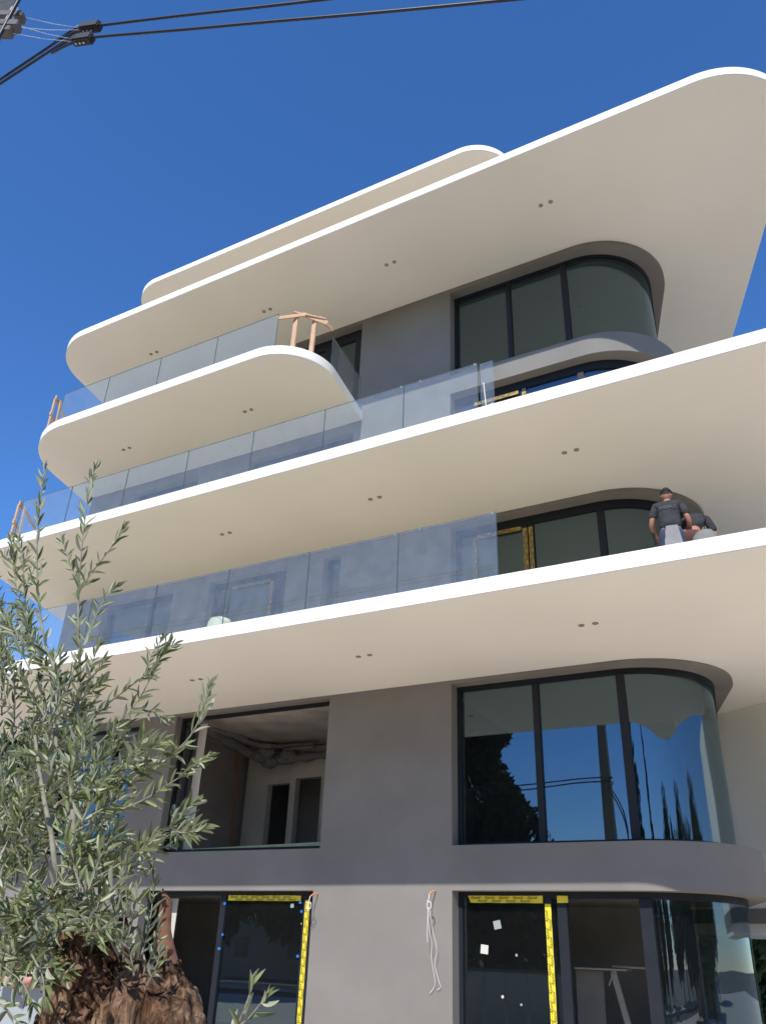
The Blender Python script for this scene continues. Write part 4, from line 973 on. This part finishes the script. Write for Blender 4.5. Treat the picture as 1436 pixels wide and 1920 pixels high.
sh([(80, 1250, .0), (30, 1180, -.05), (0, 1120, -.08), (-20, 1060, -.1)], .004)
sh([(100, 1280, 0), (60, 1200, -.06), (52, 1160, -.08)], .003)
sh([(146, 1400, .03), (180, 1340, .06), (240, 1290, .1), (290, 1250, .13), (318, 1200, .15)], .0052, sub=.10)
sh([(262, 1278, .11), (285, 1262, .15), (300, 1235, .18), (325, 1212, .2)], .003)
sh([(180, 1400, .06), (230, 1350, .1), (265, 1305, .14), (290, 1255, .16)], .0038, sub=.1)
sh([(170, 1440, .12), (220, 1390, .16), (265, 1335, .2), (312, 1345, .2)], .0038, sub=.14)
sh([(140, 1500, .0), (200, 1475, -.06), (268, 1440, -.10), (330, 1408, -.14), (368, 1362, -.16), (393, 1290, -.16)], .0056, spacing=.03, L=(.048, .068))
sh([(140, 1560, .0), (200, 1530, .02), (270, 1500, .04), (330, 1462, .06), (386, 1425, .07)], .0052, sub=.14)
sh([(150, 1600, .03), (210, 1585, .0), (270, 1575, -.04), (318, 1552, -.05), (345, 1525, -.05)], .0048, sub=.2)
sh([(318, 1556, -.05), (345, 1562, -.06), (375, 1556, -.06)], .003, spacing=.012)
sh([(318, 1553, -.05), (335, 1530, -.02), (362, 1508, 0)], .003, spacing=.012)
sh([(150, 1640, .04), (200, 1620, .06), (250, 1590, .08), (290, 1570, .1)], .0044, sub=.2)
sh([(170, 1700, .06), (195, 1665, .04), (215, 1620, .02)], .004, sub=.2)
# thick leafy mass on the left
for k in range(76):
    x = rnd.uniform(-40, 190); y = rnd.uniform(1340, 1700)
    if x > 150 and y < 1400: y += 150
    a = math.radians(rnd.gauss(78 - (x - 100) * .22, 26)); Lp = rnd.uniform(70, 170); dy = rnd.uniform(-.28, .28)
    dx_, dy_ = math.cos(a) * Lp, -math.sin(a) * Lp * rnd.uniform(.6, 1)
    d2 = dy + rnd.uniform(-.08, .08)
    sh([(x, y, dy), (x + dx_ * .5 + rnd.gauss(0, 6), y + dy_ * .5, (dy + d2) / 2), (x + dx_, y + dy_, d2)], .0034, .001, spacing=.02, L=(.042, .070), sub=.12)
for k in range(17):
    x = rnd.uniform(-30, 120); y = rnd.uniform(1230, 1400); dy = rnd.uniform(-.2, .2); a = math.radians(rnd.uniform(65, 125)); Lp = rnd.uniform(90, 170)
    sh([(x, y, dy), (x + math.cos(a) * Lp * .5, y - math.sin(a) * Lp * .5, dy), (x + math.cos(a) * Lp, y - math.sin(a) * Lp, dy + .02)], .003, .001, spacing=.024, L=(.048, .07))
for k in range(26):
    x = rnd.uniform(-60, 40); y = rnd.uniform(1480, 1880); dy = rnd.uniform(-.15, .3); a = math.radians(rnd.uniform(35, 120)); Lp = rnd.uniform(80, 150)
    sh([(x, y, dy), (x + math.cos(a) * Lp * .5, y - math.sin(a) * Lp * .5, dy - .02), (x + math.cos(a) * Lp, y - math.sin(a) * Lp, dy)], .003, .001, spacing=.02, L=(.042, .07))
for k in range(46):                                       # low shoots round the cut limb
    x = rnd.uniform(-30, 210); y = rnd.uniform(1690, 1850) - (60 if x > 110 else 0); dy = rnd.uniform(-.22, .02)
    a = math.radians(rnd.uniform(20, 160)); Lp = rnd.uniform(40, 110)
    sh([(x, y, dy), (x + math.cos(a) * Lp * .5, y - math.sin(a) * Lp * .45, dy - .02), (x + math.cos(a) * Lp, y - math.sin(a) * Lp * .6, dy - .04)], .0026, .001, spacing=.019, L=(.04, .068), sag=.3)
sh([(-10, 1800, -.2), (40, 1840, -.24), (60, 1880, -.26)], .003, sag=.8); sh([(60, 1790, -.2), (80, 1830, -.22), (84, 1870, -.24)], .003, sag=.8, spacing=.03); sh([(-30, 1870, -.25), (10, 1890, -.25), (40, 1925, -.25)], .003)
# shoots between the cut limb and the stub
for p in ([(232, 1800, -.1), (232, 1740, -.12), (238, 1680, -.12)], [(236, 1770, -.1), (250, 1720, -.1), (258, 1670, -.1)], [(222, 1790, -.12), (206, 1760, -.14), (195, 1735, -.16)], [(262, 1800, -.05), (280, 1740, -.04), (290, 1655, -.02)],
          [(268, 1830, -.05), (285, 1790, -.06), (298, 1750, -.05)], [(252, 1830, -.1), (245, 1790, -.12), (236, 1765, -.12)], [(190, 1690, -.05), (210, 1650, -.06), (222, 1625, -.06)], [(228, 1780, -.1), (215, 1720, -.12), (222, 1680, -.12)], [(275, 1850, -.08), (292, 1815, -.1), (300, 1790, -.1)]):
    sh(p, .0028, .001, spacing=.02, L=(.034, .058))
sh([(430, 1990, -.25), (448, 1920, -.26), (462, 1885, -.27), (472, 1850, -.27)], .0035, .0015, spacing=.028, L=(.05, .07), spread=(.35, .7)); sh([(448, 1925, -.26), (470, 1905, -.25), (490, 1880, -.25)], .0025, spacing=.02, L=(.05, .07))
bt.build('branch', TWIG, olive, smooth=True)['kind'] = 'stuff'
# leaf meshes: folded lance shapes, the 300 largest in view as single objects
def leaf_shape(curl, fold):
    vs, fs = [], []; N = 5
    for i in range(N + 1):
        t = i / N; w = (math.sin(math.pi * min(1, t * .97 + .02)) ** .8) * .5 * (1 - .12 * t); z = -curl * t * t
        vs += [(t, -w, z + fold * w), (t, 0, z), (t, w, z + fold * w)]
    for i in range(N):
        a = i * 3; fs += [(a, a+3, a+4, a+1), (a+1, a+4, a+5, a+2)]
    return vs, fs
SH = [leaf_shape(c_, f_) for c_, f_ in ((.05, .25), (.14, .35), (-.06, .3), (.22, .2), (.0, .45), (.1, .1))]
def inview(p):
    d = p + OB - EYE; z = d.dot(CZ)
    if z < .1: return None
    x, y = PX + F * d.dot(CX) / z, PY + F * d.dot(CY) / z
    return (x, y, z) if 0 < x < 1436 and 0 < y < 1920 else None
scored = []
for i, (p, d, n_, L, w) in enumerate(LEAVES):
    v = inview(p + d * L * .5)
    if v:
        dv = (p + OB - EYE).normalized(); area = L * w / v[2] ** 2 * (.15 + abs(n_.dot(dv)))
        scored.append((area * (1.6 if v[1] < 1330 or v[0] > 260 else 1), i))
scored.sort(reverse=True); single = {i for _, i in scored[:296]}
LM = []
for vs, fs in SH:
    me = bpy.data.meshes.new('leaf'); me.from_pydata(vs, [], fs); me.materials.append(LEAF)
    for p in me.polygons: p.use_smooth = True
    LM.append(me)
fb = MB()
for i, (p, d, n_, L, w) in enumerate(LEAVES):
    s_ = d.cross(n_); k = i % len(SH)
    if i in single:
        o = bpy.data.objects.new('leaf', LM[k]); COL.objects.link(o); o.parent = olive
        M = Matrix.Identity(4)
        for r in range(3): M[r][0], M[r][1], M[r][2], M[r][3] = d[r] * L, -s_[r] * w, n_[r] * L, p[r]
        o.matrix_local = M
    else:
        vs, fs = SH[k]; fb.add([p + d * (x * L) - s_ * (y * w) + n_ * (z * L) for x, y, z in vs], fs)
fo = fb.build('foliage', LEAF, olive, smooth=True); fo['kind'] = 'stuff'
print('LEAVES', len(LEAVES))
